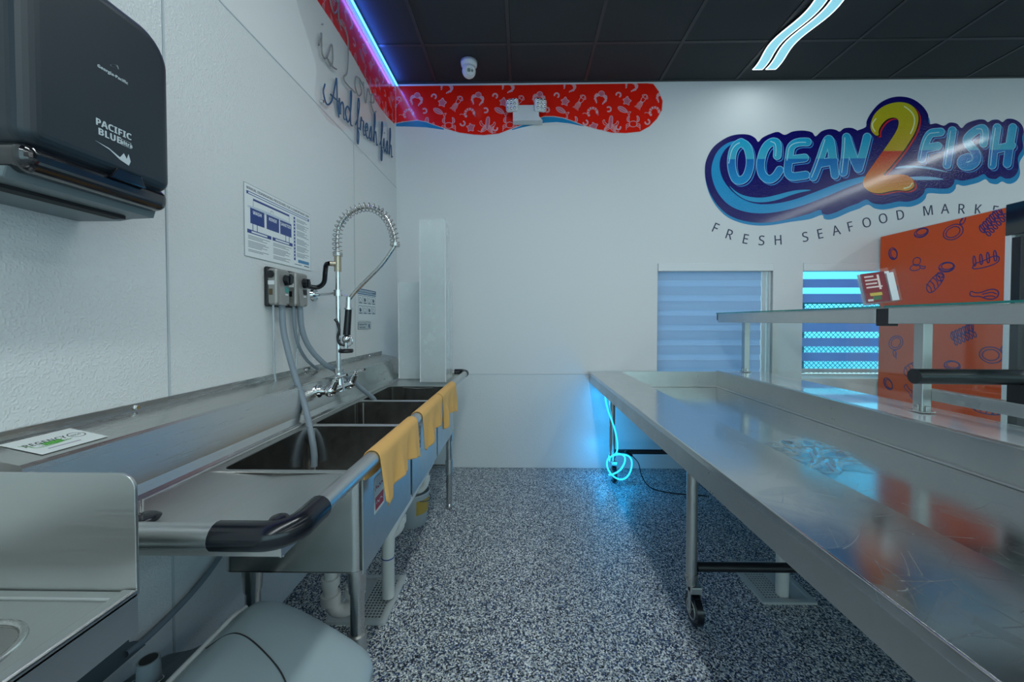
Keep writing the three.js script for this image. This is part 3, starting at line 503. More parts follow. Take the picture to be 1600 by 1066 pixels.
// ---------------------------------------------------------------- three-compartment sink along the left wall
const DK = 0.848, Z0 = -0.69, Z9 = -2.94, RX = -0.43, RY = 0.889, RR = 0.0215;    // deck height, near and far end, roll rim
const bowls = [[-1.105, -1.575], [-1.605, -2.065], [-2.095, -2.545]], BX = [-0.888, -0.468], BB = 0.541;
{
  const t = thing('three_compartment_sink', 'long stainless three-bowl sink with drainboards along the left wall', 'sink', [-0.76, 0, -1.8]);
  // splashback with lip, sloping ledge and leaning face
  part('backsplash', extr(shapeOf([[-1.0885, 0.84], [-1.0885, 1.052], [-1.083, 1.052], [-1.083, 1.03], [-0.964, 1.006], [-0.959, 0.999], [-0.934, 0.885], [-0.926, 0.862], [-0.912, 0.852], [-0.912, 0.84]].reverse()), 2.225).translate(0, 0, Z9), M.steel, t);
  for (const z of [-1.055, -1.9, -2.7]) part('bolt', rod([-1.0835, 1.041, z], [-1.076, 1.041, z], 0.008, 0.006, 6), M.chrome, t);
  part('rim_bead', rod([-0.913, 0.852, Z0 - 0.02], [-0.913, 0.852, Z9], 0.006, 0.006, 10), M.steel, t);
  // deck around the bowls, creased drainboards at both ends
  const plan = shapeOf([[-0.93, -1.09], [-0.45, -1.09], [-0.45, -2.56], [-0.93, -2.56]].reverse());
  for (const [a, b] of bowls) plan.holes.push(roundRect(BX[0] + 0.002, BX[1] - 0.002, b, a, 0.03, THREE.Path));
  part('deck', flatPlan(extr(plan, 0.004), DK), M.deck, t);
  const board = (za, zb, yFlat) => { // za: outer end, zb: bowl end; a shallow V that runs down to the bowl
    const ym = DK - 0.012, xs = [-0.93, -0.70, -0.452], g = new THREE.BufferGeometry();
    const top = [[xs[0], yFlat, za], [xs[1], yFlat - 0.002, za], [xs[2], yFlat, za], [xs[0], DK, zb], [xs[1], ym, zb + (zb < za ? -0.014 : 0.014)], [xs[2], DK, zb]];
    const tri = [[0, 1, 4], [0, 4, 3], [1, 2, 5], [1, 5, 4]], pos = [];
    const s = zb < za ? 1 : -1;
    for (const f of tri) for (const k of (s < 0 ? f.slice().reverse() : f)) pos.push(...top[k]);
    for (const f of tri) for (const k of (s < 0 ? f : f.slice().reverse())) { const p = top[k]; pos.push(p[0], p[1] - 0.003, p[2]); }
    for (const [i, k] of [[0, 1], [1, 2], [2, 5], [5, 4], [4, 3], [3, 0]]) { const A = top[i], B = top[k], C = [B[0], B[1] - 0.003, B[2]], D = [A[0], A[1] - 0.003, A[2]]; pos.push(...A, ...D, ...C, ...A, ...C, ...B); }
    g.setAttribute('position', new THREE.Float32BufferAttribute(pos, 3)); g.setAttribute('uv', new THREE.Float32BufferAttribute(new Float32Array(pos.length / 3 * 2), 2)); g.computeVertexNormals(); return g;
  };
  part('drainboard', board(Z0 - 0.005, -1.098, 0.862), M.deck, t);
  part('drainboard', board(Z9 + 0.005, -2.552, 0.862), M.deck, t);
  // bowls
  for (const [a, b] of bowls) {
    const ring = roundRect(BX[0], BX[1], b - 0.002, a + 0.002, 0.032); ring.holes.push(roundRect(BX[0] + 0.003, BX[1] - 0.003, b + 0.001, a - 0.001, 0.029, THREE.Path));
    const bowl = part('bowl', [flatPlan(extr(ring, DK - BB - 0.006), DK - 0.002), flatPlan(extr(roundRect(BX[0], BX[1], b - 0.002, a + 0.002, 0.032), 0.004), BB + 0.006)], M.bowl, t);
    part('drain_basket', lathe([[0, 0.002], [0.03, 0.002], [0.045, 0.006], [0.046, 0.0]].reverse(), [-0.68, BB + 0.006, (a + b) / 2]), M.chrome, bowl);
    part('front_panel', bx(BX[1], BX[1] + 0.004, BB, DK, a + 0.002, b - 0.002), M.galv, bowl);
  }
  for (const z of [-1.59, -2.08]) {
    part('divider', [bx(BX[0] - 0.01, BX[1] + 0.01, DK - 0.012, DK + 0.003, z - 0.012, z + 0.012, 0.007)], M.deck, t);
    part('corner_weld', [bx(BX[0], BX[0] + 0.03, BB + 0.03, DK - 0.006, z + 0.006, z + 0.018, 0.006), bx(BX[0] + 0.002, BX[0] + 0.018, BB + 0.03, DK - 0.006, z - 0.03, z - 0.02, 0.005)], M.galv, t);
  }
  // raised edge and roll rim around three sides
  part('rim_skirt', [bx(-0.452, -0.449, DK - 0.006, RY, Z0 - 0.01, Z9 + 0.01), bx(-0.93, -0.45, DK - 0.01, RY, Z0 - 0.022, Z0 - 0.019), bx(-0.93, -0.45, DK, RY, Z9 + 0.019, Z9 + 0.022)], M.steel, t);
  const corner = (zc, s, n = 7) => Array.from({ length: n }, (_, i) => { const a = i / (n - 1) * Math.PI / 2; return [RX - 0.05 + 0.05 * Math.sin(a), RY, zc - s * (0.05 - 0.05 * Math.cos(a)) + 0]; });
  const near = corner(Z0, 1), far = corner(Z9, -1).reverse();
  const rimPts = [[-0.95, RY, Z0], [-0.7, RY, Z0], [-0.55, RY, Z0], ...near, [RX, RY, -0.85], [RX, RY, -1.2], [RX, RY, -1.8], [RX, RY, -2.4], [RX, RY, -2.8], ...far, [-0.55, RY, Z9], [-0.95, RY, Z9]];
  part('roll_rim', tube(rimPts, RR, 240, 16), M.galv, t);
  const guard = (pts) => tube(pts, RR + 0.0045, 60, 16);
  part('bumper', [guard([[-0.562, RY - 0.001, Z0], [-0.5, RY - 0.001, Z0], ...near.map((p) => [p[0], p[1] - 0.001, p[2]]), [RX, RY - 0.001, -0.8]]), ball([RX - 0.03, RY + 0.021, Z0 - 0.022], 0.013, [1.3, 0.5, 1.3])], M.blackRubber, t, { label: 'black rubber corner guard' });
  part('bumper', guard([[-0.52, RY, Z9], ...far.slice().reverse(), [RX, RY, -2.86]]), M.blackRubber, t, { label: 'black rubber corner guard' });
  // legs, braces
  for (const z of [-1.14, -2.60]) {
    for (const x of [-0.50, -0.82]) {
      const leg = part('leg', rod([x, 0.03, z], [x, BB, z], 0.0205), M.plain, t);
      part('leg_socket', rod([x, BB - 0.075, z], [x, BB, z], 0.024, 0.029), M.plain, leg);
      part('brace_collar', rod([x, 0.245, z], [x, 0.335, z], 0.026), M.galv, leg);
      part('foot', lathe([[0, 0], [0.019, 0], [0.026, 0.012], [0.02, 0.04], [0, 0.045]], [x, 0, z]), M.steel, leg);
    }
    part('cross_brace', rod([-0.82, 0.29, z], [-0.50, 0.29, z], 0.014), M.steel, t);
  }
  part('drain_lever', rod([-0.69, 0.18, -2.1], [-0.69, 0.53, -2.08], 0.005, 0.005, 8), M.steel, t);
  // stickers
  const st = (name, g, pic, label) => part(name, g, S(0xffffff, 0.4, 0, { map: pic }), t, { uv: false, label });
  { const a = V(-1.072, 1.0285, -0.765), b = V(-0.978, 1.0095, -0.765), g = uvBox(flat(new THREE.BoxGeometry(0.125, 0.094, 0.0006)), -0.0625, 0.0625, -0.047, 0.047);
    const up = a.clone().sub(b).normalize(), right = V(0, 0, -1), n = right.clone().cross(up).normalize(); g.applyMatrix4(new THREE.Matrix4().makeBasis(right, up, n)); const c = a.clone().add(b).multiplyScalar(0.5).addScaledVector(n, 0.001); g.translate(c.x, c.y, c.z - 0.06);
    st('maker_sticker', g, print(250, 188, 2, (x) => { x.fillStyle = '#dde2df'; x.fillRect(0, 0, 250, 188); x.fillStyle = '#4db02e'; x.fillRect(70, 82, 70, 34); x.fillStyle = '#20262a'; x.font = 'bold italic 44px sans-serif'; x.fillText('REGENCY', 18, 92, 150); x.font = '20px sans-serif'; x.fillStyle = '#2c3a2a'; x.fillText('TABLES & SINKS', 50, 116, 110); x.strokeStyle = '#3c8f2c'; x.lineWidth = 5; path(x, [[16, 62], [36, 74], [30, 120], [80, 124], [170, 108]], false); x.stroke(); x.strokeStyle = '#20262a'; x.lineWidth = 4; x.beginPath(); x.arc(206, 84, 28, 0, 7); x.stroke(); x.font = 'bold 22px sans-serif'; x.fillText('NSF', 185, 92); x.fillStyle = '#768'; x.fillRect(50, 146, 120, 6); }), 'white maker sticker with green swash'); }
  const front = (z, y0, y1, w) => { const g = uvBox(flat(new THREE.BoxGeometry(w, y1 - y0, 0.0008)), -w / 2, w / 2, -(y1 - y0) / 2, (y1 - y0) / 2); return onLeft(g).translate(BX[1] + 0.0048 - XL, (y0 + y1) / 2, z); };
  const tag = (c) => print(100, 130, 2, (x) => { x.fillStyle = '#d9dedc'; x.fillRect(0, 0, 100, 130); x.fillStyle = c; x.fillRect(8, 74, 84, 46); x.font = 'italic bold 26px serif'; x.save(); x.translate(0, 40); path(x, [[8, 10], [16, -14], [24, 8], [34, -2], [42, 10], [52, -8], [60, 8], [72, -4], [90, 6]], false); x.strokeStyle = c; x.lineWidth = 5; x.stroke(); x.restore(); x.strokeStyle = '#d9dedc'; x.lineWidth = 4; path(x, [[18, 100], [30, 86], [44, 106], [60, 88], [80, 102]], false); x.stroke(); });
  st('bowl_label', front(-1.228, 0.675, 0.79, 0.085), tag('#a81f2a'), 'red and white label');
  st('bowl_label', front(-1.70, 0.70, 0.805, 0.08), tag('#24407f'), 'blue and white label');
}
function waste(z, standpipe) {
  const x = -0.68, t = thing('drain_trap', standpipe, 'drain pipe', [x, 0.2, z], 'white drain traps under the sink bowls');
  part('tailpiece', rod([x, 0.36, z], [x, BB - 0.002, z], 0.021), M.pvc, t);
  for (const y of [0.36, 0.44, 0.5]) part('slip_nut', rod([x, y - 0.015, z], [x, y + 0.015, z], 0.031, 0.031, 10), M.pvc, t);
  part('trap_bend', tube([[x, 0.37, z], [x, 0.30, z], [x + 0.01, 0.255, z - 0.01], [x + 0.045, 0.245, z - 0.02], [x + 0.075, 0.275, z - 0.03], [x + 0.075, 0.33, z - 0.03], [x + 0.075, 0.36, z - 0.06], [x + 0.07, 0.36, z - 0.14]], 0.025, 50, 14), M.pvc, t);
  for (const p of [[x, 0.30, z], [x + 0.075, 0.31, z - 0.03]]) part('slip_nut', rod([p[0], p[1] - 0.016, p[2]], [p[0], p[1] + 0.016, p[2]], 0.034, 0.034, 10), M.pvc, t);
}
waste(-1.335, 'white plastic drain trap under the nearest sink bowl');
waste(-1.83, 'white plastic drain trap under the middle sink bowl');
waste(-2.32, 'white plastic drain trap under the farthest sink bowl');
{
  const t = thing('drain_line', 'white waste pipe running under the bowls down to the floor drain', 'drain pipe', [-0.61, 0, -1.9]);
  part('pipe', tube([[-0.605, 0.36, -2.5], [-0.605, 0.35, -2.2], [-0.605, 0.34, -1.85], [-0.605, 0.335, -1.76], [-0.612, 0.31, -1.735], [-0.615, 0.22, -1.73], [-0.615, 0.02, -1.73]], 0.028, 80, 14, false, 0.2), M.pvc, t);
  part('blue_stripe', rod([-0.615, 0.20, -1.73], [-0.615, 0.205, -1.73], 0.0285), S(lin(0.02, 0.06, 0.3), 0.5), t);
}
function floorSink(name, label, x0, x1, z0, z1, grateLeft) {
  const t = thing(name, label, 'floor drain', [(x0 + x1) / 2, 0, (z0 + z1) / 2], 'white floor drains');
  const rim = roundRect(x0, x1, z1, z0, 0.008); rim.holes.push(roundRect(x0 + 0.022, x1 - 0.022, z1 + 0.022, z0 - 0.022, 0.006, THREE.Path));
  part('rim', flatPlan(extr(rim, 0.012), 0.012), M.drain, t);
  const xm = grateLeft ? x0 + 0.55 * (x1 - x0) : x1 - 0.55 * (x1 - x0), a = grateLeft ? [x0 + 0.022, xm] : [xm, x1 - 0.022], b = grateLeft ? [xm, x1 - 0.022] : [x0 + 0.022, xm];
  const g = roundRect(a[0], a[1], z1 + 0.022, z0 - 0.022, 0.003), nx = 7, nz = 15, w = a[1] - a[0] - 0.016, d = z0 - z1 - 0.06;
  for (let i = 0; i < nx; i++) for (let j = 0; j < nz; j++) { const p = new THREE.Path(); p.absellipse(a[0] + 0.008 + (i + 0.5) * w / nx, z1 + 0.03 + (j + 0.5) * d / nz, 0.0058, 0.0058, 0, 7 * 0.8976, true); g.holes.push(p); }
  part('grate', flatPlan(new THREE.ExtrudeGeometry(g, { depth: 0.004, bevelEnabled: false, curveSegments: 6 }), 0.009), M.drain, t, { label: 'perforated half grate' });
  part('basin', [bx(b[0], b[1], 0.0005, 0.003, z1 + 0.022, z0 - 0.022)], M.drain, t);
  part('sump', bx(a[0], a[1], 0.0004, 0.0015, z1 + 0.022, z0 - 0.022), M.hole, t);
}
floorSink('floor_drain', 'white perforated floor drain under the three-bowl sink', -0.836, -0.578, -1.583, -1.888, false);
floorSink('floor_drain', 'white perforated floor drain under the steel display table', 1.089, 1.338, -1.73, -2.03, true);
{
  const t = thing('plastic_bucket', 'pale plastic bucket with yellow label on the floor under the sink', 'bucket', [-0.70, 0, -2.42]);
  part('body', lathe([[0, 0], [0.085, 0], [0.105, 0.19], [0.11, 0.195], [0.11, 0.205], [0.1, 0.205], [0.082, 0.01], [0, 0.01]], [-0.70, 0, -2.42]), S(lin(0.45, 0.5, 0.52), 0.45), t);
  part('label', new THREE.CylinderGeometry(0.1035, 0.097, 0.09, 16, 1, true, 0.5, 1.2).translate(-0.70, 0.125, -2.42), S(lin(0.5, 0.33, 0.06), 0.5), t);
  part('bail', tube([[-0.70, 0.19, -2.31], [-0.61, 0.16, -2.36], [-0.585, 0.15, -2.42], [-0.61, 0.16, -2.48], [-0.70, 0.19, -2.53]], 0.003, 30, 6), M.wire, t);
}
// towels over the roll rim
function towel(label, za, zb, hem, ph) {
  const c = [RX, RY], r = RR + 0.003, back = 0.055;
  const g = sheet((u, v) => {
    const f = hem(u), L0 = back + 0.02 * Math.sin(u * 5 + ph), L1 = Math.PI * r, s = v * (L0 + L1 + f), z = za + (zb - za) * u;
    let x, y;
    if (s < L0) { x = c[0] - r + 0.0; y = c[1] - (L0 - s); } else if (s < L0 + L1) { const a = Math.PI - (s - L0) / r; x = c[0] + Math.cos(a) * r; y = c[1] + Math.sin(a) * r; } else { const d = s - L0 - L1; x = c[0] + r + (0.010 * Math.sin(u * 15 + ph) + 0.006 * Math.sin(u * 31 + ph * 2) + 0.004) * Math.min(1, d / 0.12); y = c[1] - d; }
    const sw = s > L0 + L1 ? (s - L0 - L1) / 0.2 : 0;
    return [x, y, z + 0.012 * sw * Math.sin(u * 11 + ph) - 0.03 * sw * (0.5 - u)];
  }, 48, 40, 0.0035);
  return solo('cleaning_towel', label, 'towel', g, M.towel, 'orange towels over the sink rim');
}
const lerpHem = (k) => (u) => { for (let i = 0; i + 1 < k.length; i++) if (u <= k[i + 1][0]) { const f = (u - k[i][0]) / (k[i + 1][0] - k[i][0]); return k[i][1] + (k[i + 1][1] - k[i][1]) * f; } return k.at(-1)[1]; };
towel('orange terry towel nearest the camera on the sink rim', -1.085, -1.475, lerpHem([[0, 0.125], [0.12, 0.16], [0.24, 0.15], [0.42, 0.118], [0.66, 0.128], [0.72, 0.105], [0.9, 0.118], [1, 0.132]]), 0.4);
towel('orange terry towel in the middle of the three on the sink rim', -1.555, -1.93, lerpHem([[0, 0.13], [0.2, 0.165], [0.45, 0.12], [0.7, 0.11], [1, 0.10]]), 2.1);
towel('orange terry towel farthest along the sink rim', -1.945, -2.33, lerpHem([[0, 0.165], [0.15, 0.175], [0.4, 0.13], [0.75, 0.12], [1, 0.155]]), 4.0);

// ---------------------------------------------------------------- pre-rinse faucet
{
  const Zf = -1.87, X = -0.902, t = thing('pre_rinse_faucet', 'chrome pre-rinse faucet with spring arch above the sink', 'faucet', [X, 0.95, Zf]);
  part('wall_inlet', [rod([-0.955, 0.957, Zf + 0.1], [-0.895, 0.957, Zf + 0.1], 0.018), rod([-0.955, 0.957, Zf - 0.1], [-0.895, 0.957, Zf - 0.1], 0.018), rod([-0.953, 0.957, Zf + 0.1], [-0.943, 0.957, Zf + 0.1], 0.03), rod([-0.953, 0.957, Zf - 0.1], [-0.943, 0.957, Zf - 0.1], 0.03)], M.chrome, t);
  part('body', [rod([-0.895, 0.957, Zf - 0.115], [-0.895, 0.957, Zf + 0.115], 0.017), ball([-0.895, 0.957, Zf + 0.1], 0.027), ball([-0.895, 0.957, Zf - 0.1], 0.027), rod([-0.897, 0.94, Zf], [-0.902, 1.03, Zf], 0.024, 0.017), rod([-0.902, 1.03, Zf], [-0.902, 1.05, Zf], 0.022, 0.022, 6)], M.chrome, t);
  for (const s of [1, -1]) {
    const h = part('valve', [rod([-0.887, 0.96, Zf + s * 0.1], [-0.868, 1.005, Zf + s * 0.1], 0.018, 0.015), rod([-0.868, 1.005, Zf + s * 0.1], [-0.862, 1.02, Zf + s * 0.1], 0.011)], M.chrome, t);
    part('lever', [tube([[-0.862, 1.02, Zf + s * 0.1], [-0.845, 1.025, Zf + s * 0.1 + 0.01], [-0.81, 1.035, Zf + s * 0.1 + 0.012]], 0.007, 12, 8), ball([-0.862, 1.02, Zf + s * 0.1], 0.013)], M.chrome, h);
  }
  part('riser', rod([X, 1.03, Zf], [X, 1.53, Zf], 0.0115), M.chrome, t);
  part('tee', [rod([X, 1.525, Zf], [X, 1.605, Zf], 0.0165), rod([X, 1.562, Zf], [X - 0.03, 1.562, Zf + 0.022], 0.012)], M.brass, t);
  // hose and its spring
  const arch = [[X, 1.60, Zf], [X - 0.002, 1.68, Zf], [-0.893, 1.745, Zf], [-0.855, 1.80, Zf], [-0.80, 1.832, Zf], [-0.745, 1.838, Zf], [-0.69, 1.815, Zf], [-0.65, 1.768, Zf], [-0.627, 1.712, Zf], [-0.62, 1.66, Zf]];
  part('hose', tube([...arch, [-0.645, 1.615, Zf], [-0.69, 1.555, Zf], [-0.75, 1.495, Zf], [-0.81, 1.435, Zf], [-0.842, 1.395, Zf], [-0.849, 1.36, Zf]], 0.0095, 140, 12), M.steel, t);
  const curve = new THREE.CatmullRomCurve3(arch.map((p) => V(...p))), turns = 27, pts = [];
  for (let i = 0; i <= turns * 14; i++) {
    const u = i / (turns * 14), w = u < 0.2 ? u * 0.8 : u, k = Math.min(1, w), c = curve.getPointAt(u), T = curve.getTangentAt(u), N = V(0, 0, 1), B = T.clone().cross(N), a = i / 14 * Math.PI * 2;
    pts.push(c.addScaledVector(N, 0.021 * Math.cos(a)).addScaledVector(B, 0.021 * Math.sin(a)).toArray());
  }
  part('spring', tube(pts, 0.0024, turns * 22, 6), M.steel, t);
  part('spring_collar', [rod([X, 1.60, Zf], [X, 1.618, Zf], 0.0225), rod([-0.621, 1.648, Zf], [-0.62, 1.662, Zf], 0.0235)], M.steel, t);
  part('wall_bracket', [rod([XL + 0.001, 1.42, Zf - 0.12], [XL + 0.012, 1.42, Zf - 0.12], 0.036, 0.03), rod([XL + 0.01, 1.42, Zf - 0.12], [XL + 0.035, 1.42, Zf - 0.104], 0.016), rod([XL + 0.02, 1.42, Zf - 0.113], [X, 1.42, Zf], 0.007), rod([X, 1.405, Zf], [X, 1.435, Zf], 0.021), rod([X, 1.42, Zf], [-0.855, 1.405, Zf], 0.0045)], M.chrome, t);
  // spray valve hanging on its hook
  const s = part('spray_handle', rod([-0.861, 1.215, Zf], [-0.851, 1.345, Zf], 0.0175, 0.0155), M.blackRubber, t, { label: 'black ribbed grip' });
  part('collar', [rod([-0.851, 1.34, Zf], [-0.849, 1.40, Zf], 0.0155, 0.014), rod([-0.851, 1.34, Zf], [-0.851, 1.348, Zf], 0.021)], M.chrome, s);
  part('spray_head', [ball([-0.864, 1.195, Zf], 0.021), rod([-0.864, 1.2, Zf], [-0.866, 1.15, Zf], 0.013, 0.012), new THREE.TorusGeometry(0.022, 0.004, 8, 24).translate(-0.855, 1.185, Zf)], M.chrome, t);
  part('spray_face', lathe([[0, 0], [0.031, 0], [0.035, 0.006], [0.033, 0.018], [0, 0.02]], [-0.866, 1.128, Zf]), M.blackRubber, t);
  part('squeeze_lever', tube([[-0.868, 1.165, Zf + 0.01], [-0.888, 1.175, Zf + 0.02], [-0.895, 1.205, Zf + 0.022], [-0.889, 1.24, Zf + 0.02], [-0.897, 1.275, Zf + 0.02], [-0.909, 1.293, Zf + 0.02]], 0.0065, 30, 8), M.blackRubber, t);
}
// ---------------------------------------------------------------- chemical dispensers on the wall and their tubes
function chemical(z0, z1, label, hasLabel) {
  const t = thing('chemical_dispenser', label, 'dispenser', [XL, 1.35, (z0 + z1) / 2], 'chemical dispensers on the wall');
  const x1 = XL + 0.055, zc = (z0 + z1) / 2;
  part('body', [bx(XL + 0.001, x1, 1.352, 1.508, z1, z0, 0.012), extr(shapeOf([[XL + 0.02, 1.36], [x1 + 0.012, 1.352], [x1 + 0.004, 1.43], [x1 - 0.004, 1.5], [XL + 0.02, 1.505]]), 0.034).translate(0, 0, z0 - 0.046)], M.dispenser, t);
  part('back_plate', bx(XL + 0.0005, XL + 0.02, 1.345, 1.515, z1 - 0.004, z0 + 0.004, 0.008), M.darkPaint, t);
  const k = part('knob', [rod([x1 - 0.002, 1.462, zc - 0.016], [x1 + 0.02, 1.462, zc - 0.016], 0.024, 0.021), bx(x1 + 0.018, x1 + 0.027, 1.442, 1.482, zc - 0.021, zc - 0.011, 0.003)], M.blackRubber, t);
  part('button', [rod([XL + 0.03, 1.482, z0 - 0.002], [XL + 0.03, 1.482, z0 + 0.008], 0.012), new THREE.TorusGeometry(0.013, 0.003, 8, 20).translate(XL + 0.03, 1.482, z0 + 0.004)], M.darkPaint, t);
  part('name_plate', bx(XL + 0.014, XL + 0.044, 1.438, 1.455, z0, z0 + 0.0015), M.white, t);
  part('sight_window', bx(XL + 0.022, XL + 0.036, 1.395, 1.42, z0, z0 + 0.002), S(hasLabel ? lin(0.10, 0.07, 0.03) : lin(0.01, 0.01, 0.012), 0.3), t);
  part('rating_label', bx(x1 - 0.001, x1 + 0.0015, 1.408, 1.432, zc - 0.034, zc + 0.004), hasLabel ? S(lin(0.06, 0.34, 0.29), 0.4) : M.darkPaint, t);
  part('rating_label', bx(x1 - 0.001, x1 + 0.001, 1.396, 1.402, zc - 0.03, zc - 0.004), M.white, t);
}
chemical(-1.607, -1.70, 'grey chemical dispenser with green label, left one under the poster', true);
chemical(-1.745, -1.845, 'grey chemical dispenser nearer the faucet, without green label', false);
solo('feed_hose', 'black rubber hose joining the dispenser to the faucet riser', 'hose', [tube([[XL + 0.03, 1.462, -1.846], [XL + 0.035, 1.455, -1.875], [-1.02, 1.452, -1.9], [-0.985, 1.475, -1.895], [-0.967, 1.525, -1.875], [-0.95, 1.556, -1.853], [-0.932, 1.562, -1.848]], 0.0115, 50, 10)], M.blackRubber);
solo('drain_hose', 'grey hose dropping from the left dispenser into the sink bowl', 'hose', tube([[XL + 0.045, 1.356, -1.655], [XL + 0.05, 1.25, -1.655], [-1.015, 1.15, -1.648], [-0.98, 1.04, -1.64], [-0.935, 0.93, -1.625], [-0.87, 0.82, -1.560], [-0.85, 0.74, -1.545], [-0.848, 0.69, -1.54]], 0.0125, 70, 12), M.greyHose);
solo('drain_hose', 'grey hose sweeping from the right dispenser behind the faucet into the sink', 'hose', tube([[XL + 0.045, 1.356, -1.79], [XL + 0.05, 1.25, -1.795], [-1.02, 1.16, -1.82], [-0.975, 1.075, -1.87], [-0.93, 1.02, -1.945], [-0.895, 0.96, -2.02], [-0.862, 0.91, -2.06], [-0.83, 0.855, -2.115], [-0.82, 0.82, -2.13]], 0.0125, 70, 12), M.greyHose);
solo('supply_tube', 'thin pale tube hanging along the wall from the left dispenser', 'tube', tube([[XL + 0.03, 1.356, -1.62], [XL + 0.03, 1.2, -1.62], [XL + 0.028, 1.08, -1.625], [XL + 0.03, 1.024, -1.63]], 0.0045, 30, 8), M.tubeClear);
solo('supply_tube', 'thin pale tube hanging from the right dispenser onto the ledge', 'tube', tube([[XL + 0.02, 1.356, -1.83], [XL + 0.02, 1.25, -1.83], [XL + 0.022, 1.12, -1.80], [XL + 0.026, 1.03, -1.78]], 0.005, 30, 8), M.tubeClear);
solo('supply_tube', 'pale grey tube looping from the right dispenser behind the thicker hose', 'tube', tube([[XL + 0.03, 1.356, -1.765], [XL + 0.03, 1.26, -1.77], [XL + 0.03, 1.17, -1.80], [XL + 0.03, 1.10, -1.86], [XL + 0.03, 1.06, -1.92], [XL + 0.03, 1.036, -1.97]], 0.0075, 30, 8), M.greyHose);

// ---------------------------------------------------------------- plastic boxes standing on the far drainboard
function upright(label, x0, x1, y1, z0, z1) {
  const t = thing('clear_plastic_box', label, 'plastic box', [(x0 + x1) / 2, 0.861, (z0 + z1) / 2], 'cloudy plastic boxes on the far drainboard'), y0 = 0.862, w = 0.004;
  part('side_panel', bx(x0, x0 + w, y0, y1, z1, z0), M.milky, t); part('side_panel', bx(x1 - w, x1, y0, y1, z1, z0), M.milky, t);
  part('back_panel', bx(x0 + w, x1 - w, y0, y1, z1, z1 + w), M.milky, t); part('front_panel', bx(x0 + w, x1 - w, y0, y1, z0 - w, z0), M.milky, t);
  part('edge_frame', [bx(x0, x0 + 0.006, y0, y1, z0 - 0.006, z0 + 0.001), bx(x1 - 0.006, x1, y0, y1, z0 - 0.006, z0 + 0.001), bx(x0, x1, y1 - 0.004, y1, z0 - 0.004, z0 + 0.001)], M.white, t);
}
upright('wide low cloudy plastic box standing in the corner by the sink', -0.905, -0.53, 1.57, -2.79, -2.9);
upright('tall narrow cloudy plastic box standing in front of the wide one', -0.708, -0.526, 1.985, -2.64, -2.77);

// ---------------------------------------------------------------- paper towel dispenser
{
  const t = thing('towel_dispenser', 'black paper towel dispenser on the left wall', 'towel dispenser', [XL, 1.53, -0.795]);
  const prof = (pts, w, bev, z) => extr(shapeOf(pts), w, bev).translate(0, 0, z);
  const shell = (d0, d1, y0, y1, rb, rt, dep, bev) => { const s = new THREE.Shape(); s.moveTo(d0 + rb, y0); s.lineTo(d1 - rb, y0); s.absarc(d1 - rb, y0 + rb, rb, -Math.PI / 2, 0); s.lineTo(d1, y1 - rt); s.absarc(d1 - rt, y1 - rt, rt, 0, Math.PI / 2); s.lineTo(d0 + rt, y1); s.absarc(d0 + rt, y1 - rt, rt, Math.PI / 2, Math.PI); s.lineTo(d0, y0 + rb); s.absarc(d0 + rb, y0 + rb, rb, Math.PI, Math.PI * 1.5);
    return onLeft(new THREE.ExtrudeGeometry(s, { depth: dep - bev, curveSegments: 14, bevelEnabled: true, bevelSize: bev, bevelThickness: bev, bevelSegments: 6, bevelOffset: -bev }), 0.03); };
  part('cover', shell(0.652, 0.94, 1.592, 1.962, 0.03, 0.075, 0.202, 0.028), M.blackPlastic, t, { label: 'slate black curved cover' });
  part('chin', shell(0.656, 0.937, 1.548, 1.60, 0.024, 0.02, 0.196, 0.02), M.smoke, t, { label: 'glossy smoked lower edge' });
  part('back_plate', bx(XL + 0.001, XL + 0.05, 1.53, 1.958, -0.938, -0.652, 0.012), M.blackPlastic, t);
  part('chute', prof([[XL + 0.004, 1.531], [-0.985, 1.531], [-0.955, 1.536], [-0.905, 1.538], [-0.90, 1.552], [XL + 0.004, 1.552]], 0.27, 0.003, -0.930), S(lin(0.16, 0.2, 0.21), 0.4), t, { label: 'grey underside' });
  part('chute_slot', bx(-0.975, -0.945, 1.526, 1.533, -0.905, -0.66), M.hole, t);
  part('latch', extr(shapeOf([[0.795, 1.586], [0.865, 1.586], [0.855, 1.606], [0.807, 1.606]]), 0.005, 0.002).applyMatrix4(new THREE.Matrix4().makeBasis(V(0, 0, -1), V(0, 1, 0), V(1, 0, 0))).translate(-0.8625, 0, 0), M.smoke, t);
  const put = (g, d, h) => onLeft(g.translate(d, h, 0)).translate(-0.8578 - XL, 0, 0), pale = S(lin(0.55, 0.62, 0.65), 0.5);
  part('lettering', [put(word('PACIFIC', 0.0135, 0.0009, bold), 0.802, 1.686), put(word('BLUE', 0.0135, 0.0009, bold), 0.793, 1.668), put(word('ultra', 0.008, 0.0009, bold), 0.826, 1.667), put(new THREE.TorusGeometry(0.011, 0.0009, 4, 4).rotateZ(Math.PI / 4).scale(1.25, 0.75, 1), 0.826, 1.667)], pale, t);
  part('swash', put(extr(shapeOf([[-0.035, 0.008], [-0.01, 0.004], [0.012, -0.006], [0.02, 0.006], [0.026, -0.004], [0.03, 0.008], [0.034, -0.006], [0.03, -0.016], [0.012, -0.011], [-0.008, 0.001]]), 0.0009), 0.80, 1.638), pale, t);
  const emblem = extr((() => { const s = new THREE.Shape(); s.absarc(0, 0, 0.0105, 0, 7, false); const h = new THREE.Path(); h.absellipse(0.0015, 0.0015, 0.0075, 0.0022, 0, 7, true, 0.5); s.holes.push(h); return s; })(), 0.0009);
  part('emblem', [put(emblem, 0.802, 1.818), put(word('Georgia-Pacific', 0.006, 0.0009, bold), 0.802, 1.799)], pale, t);
}
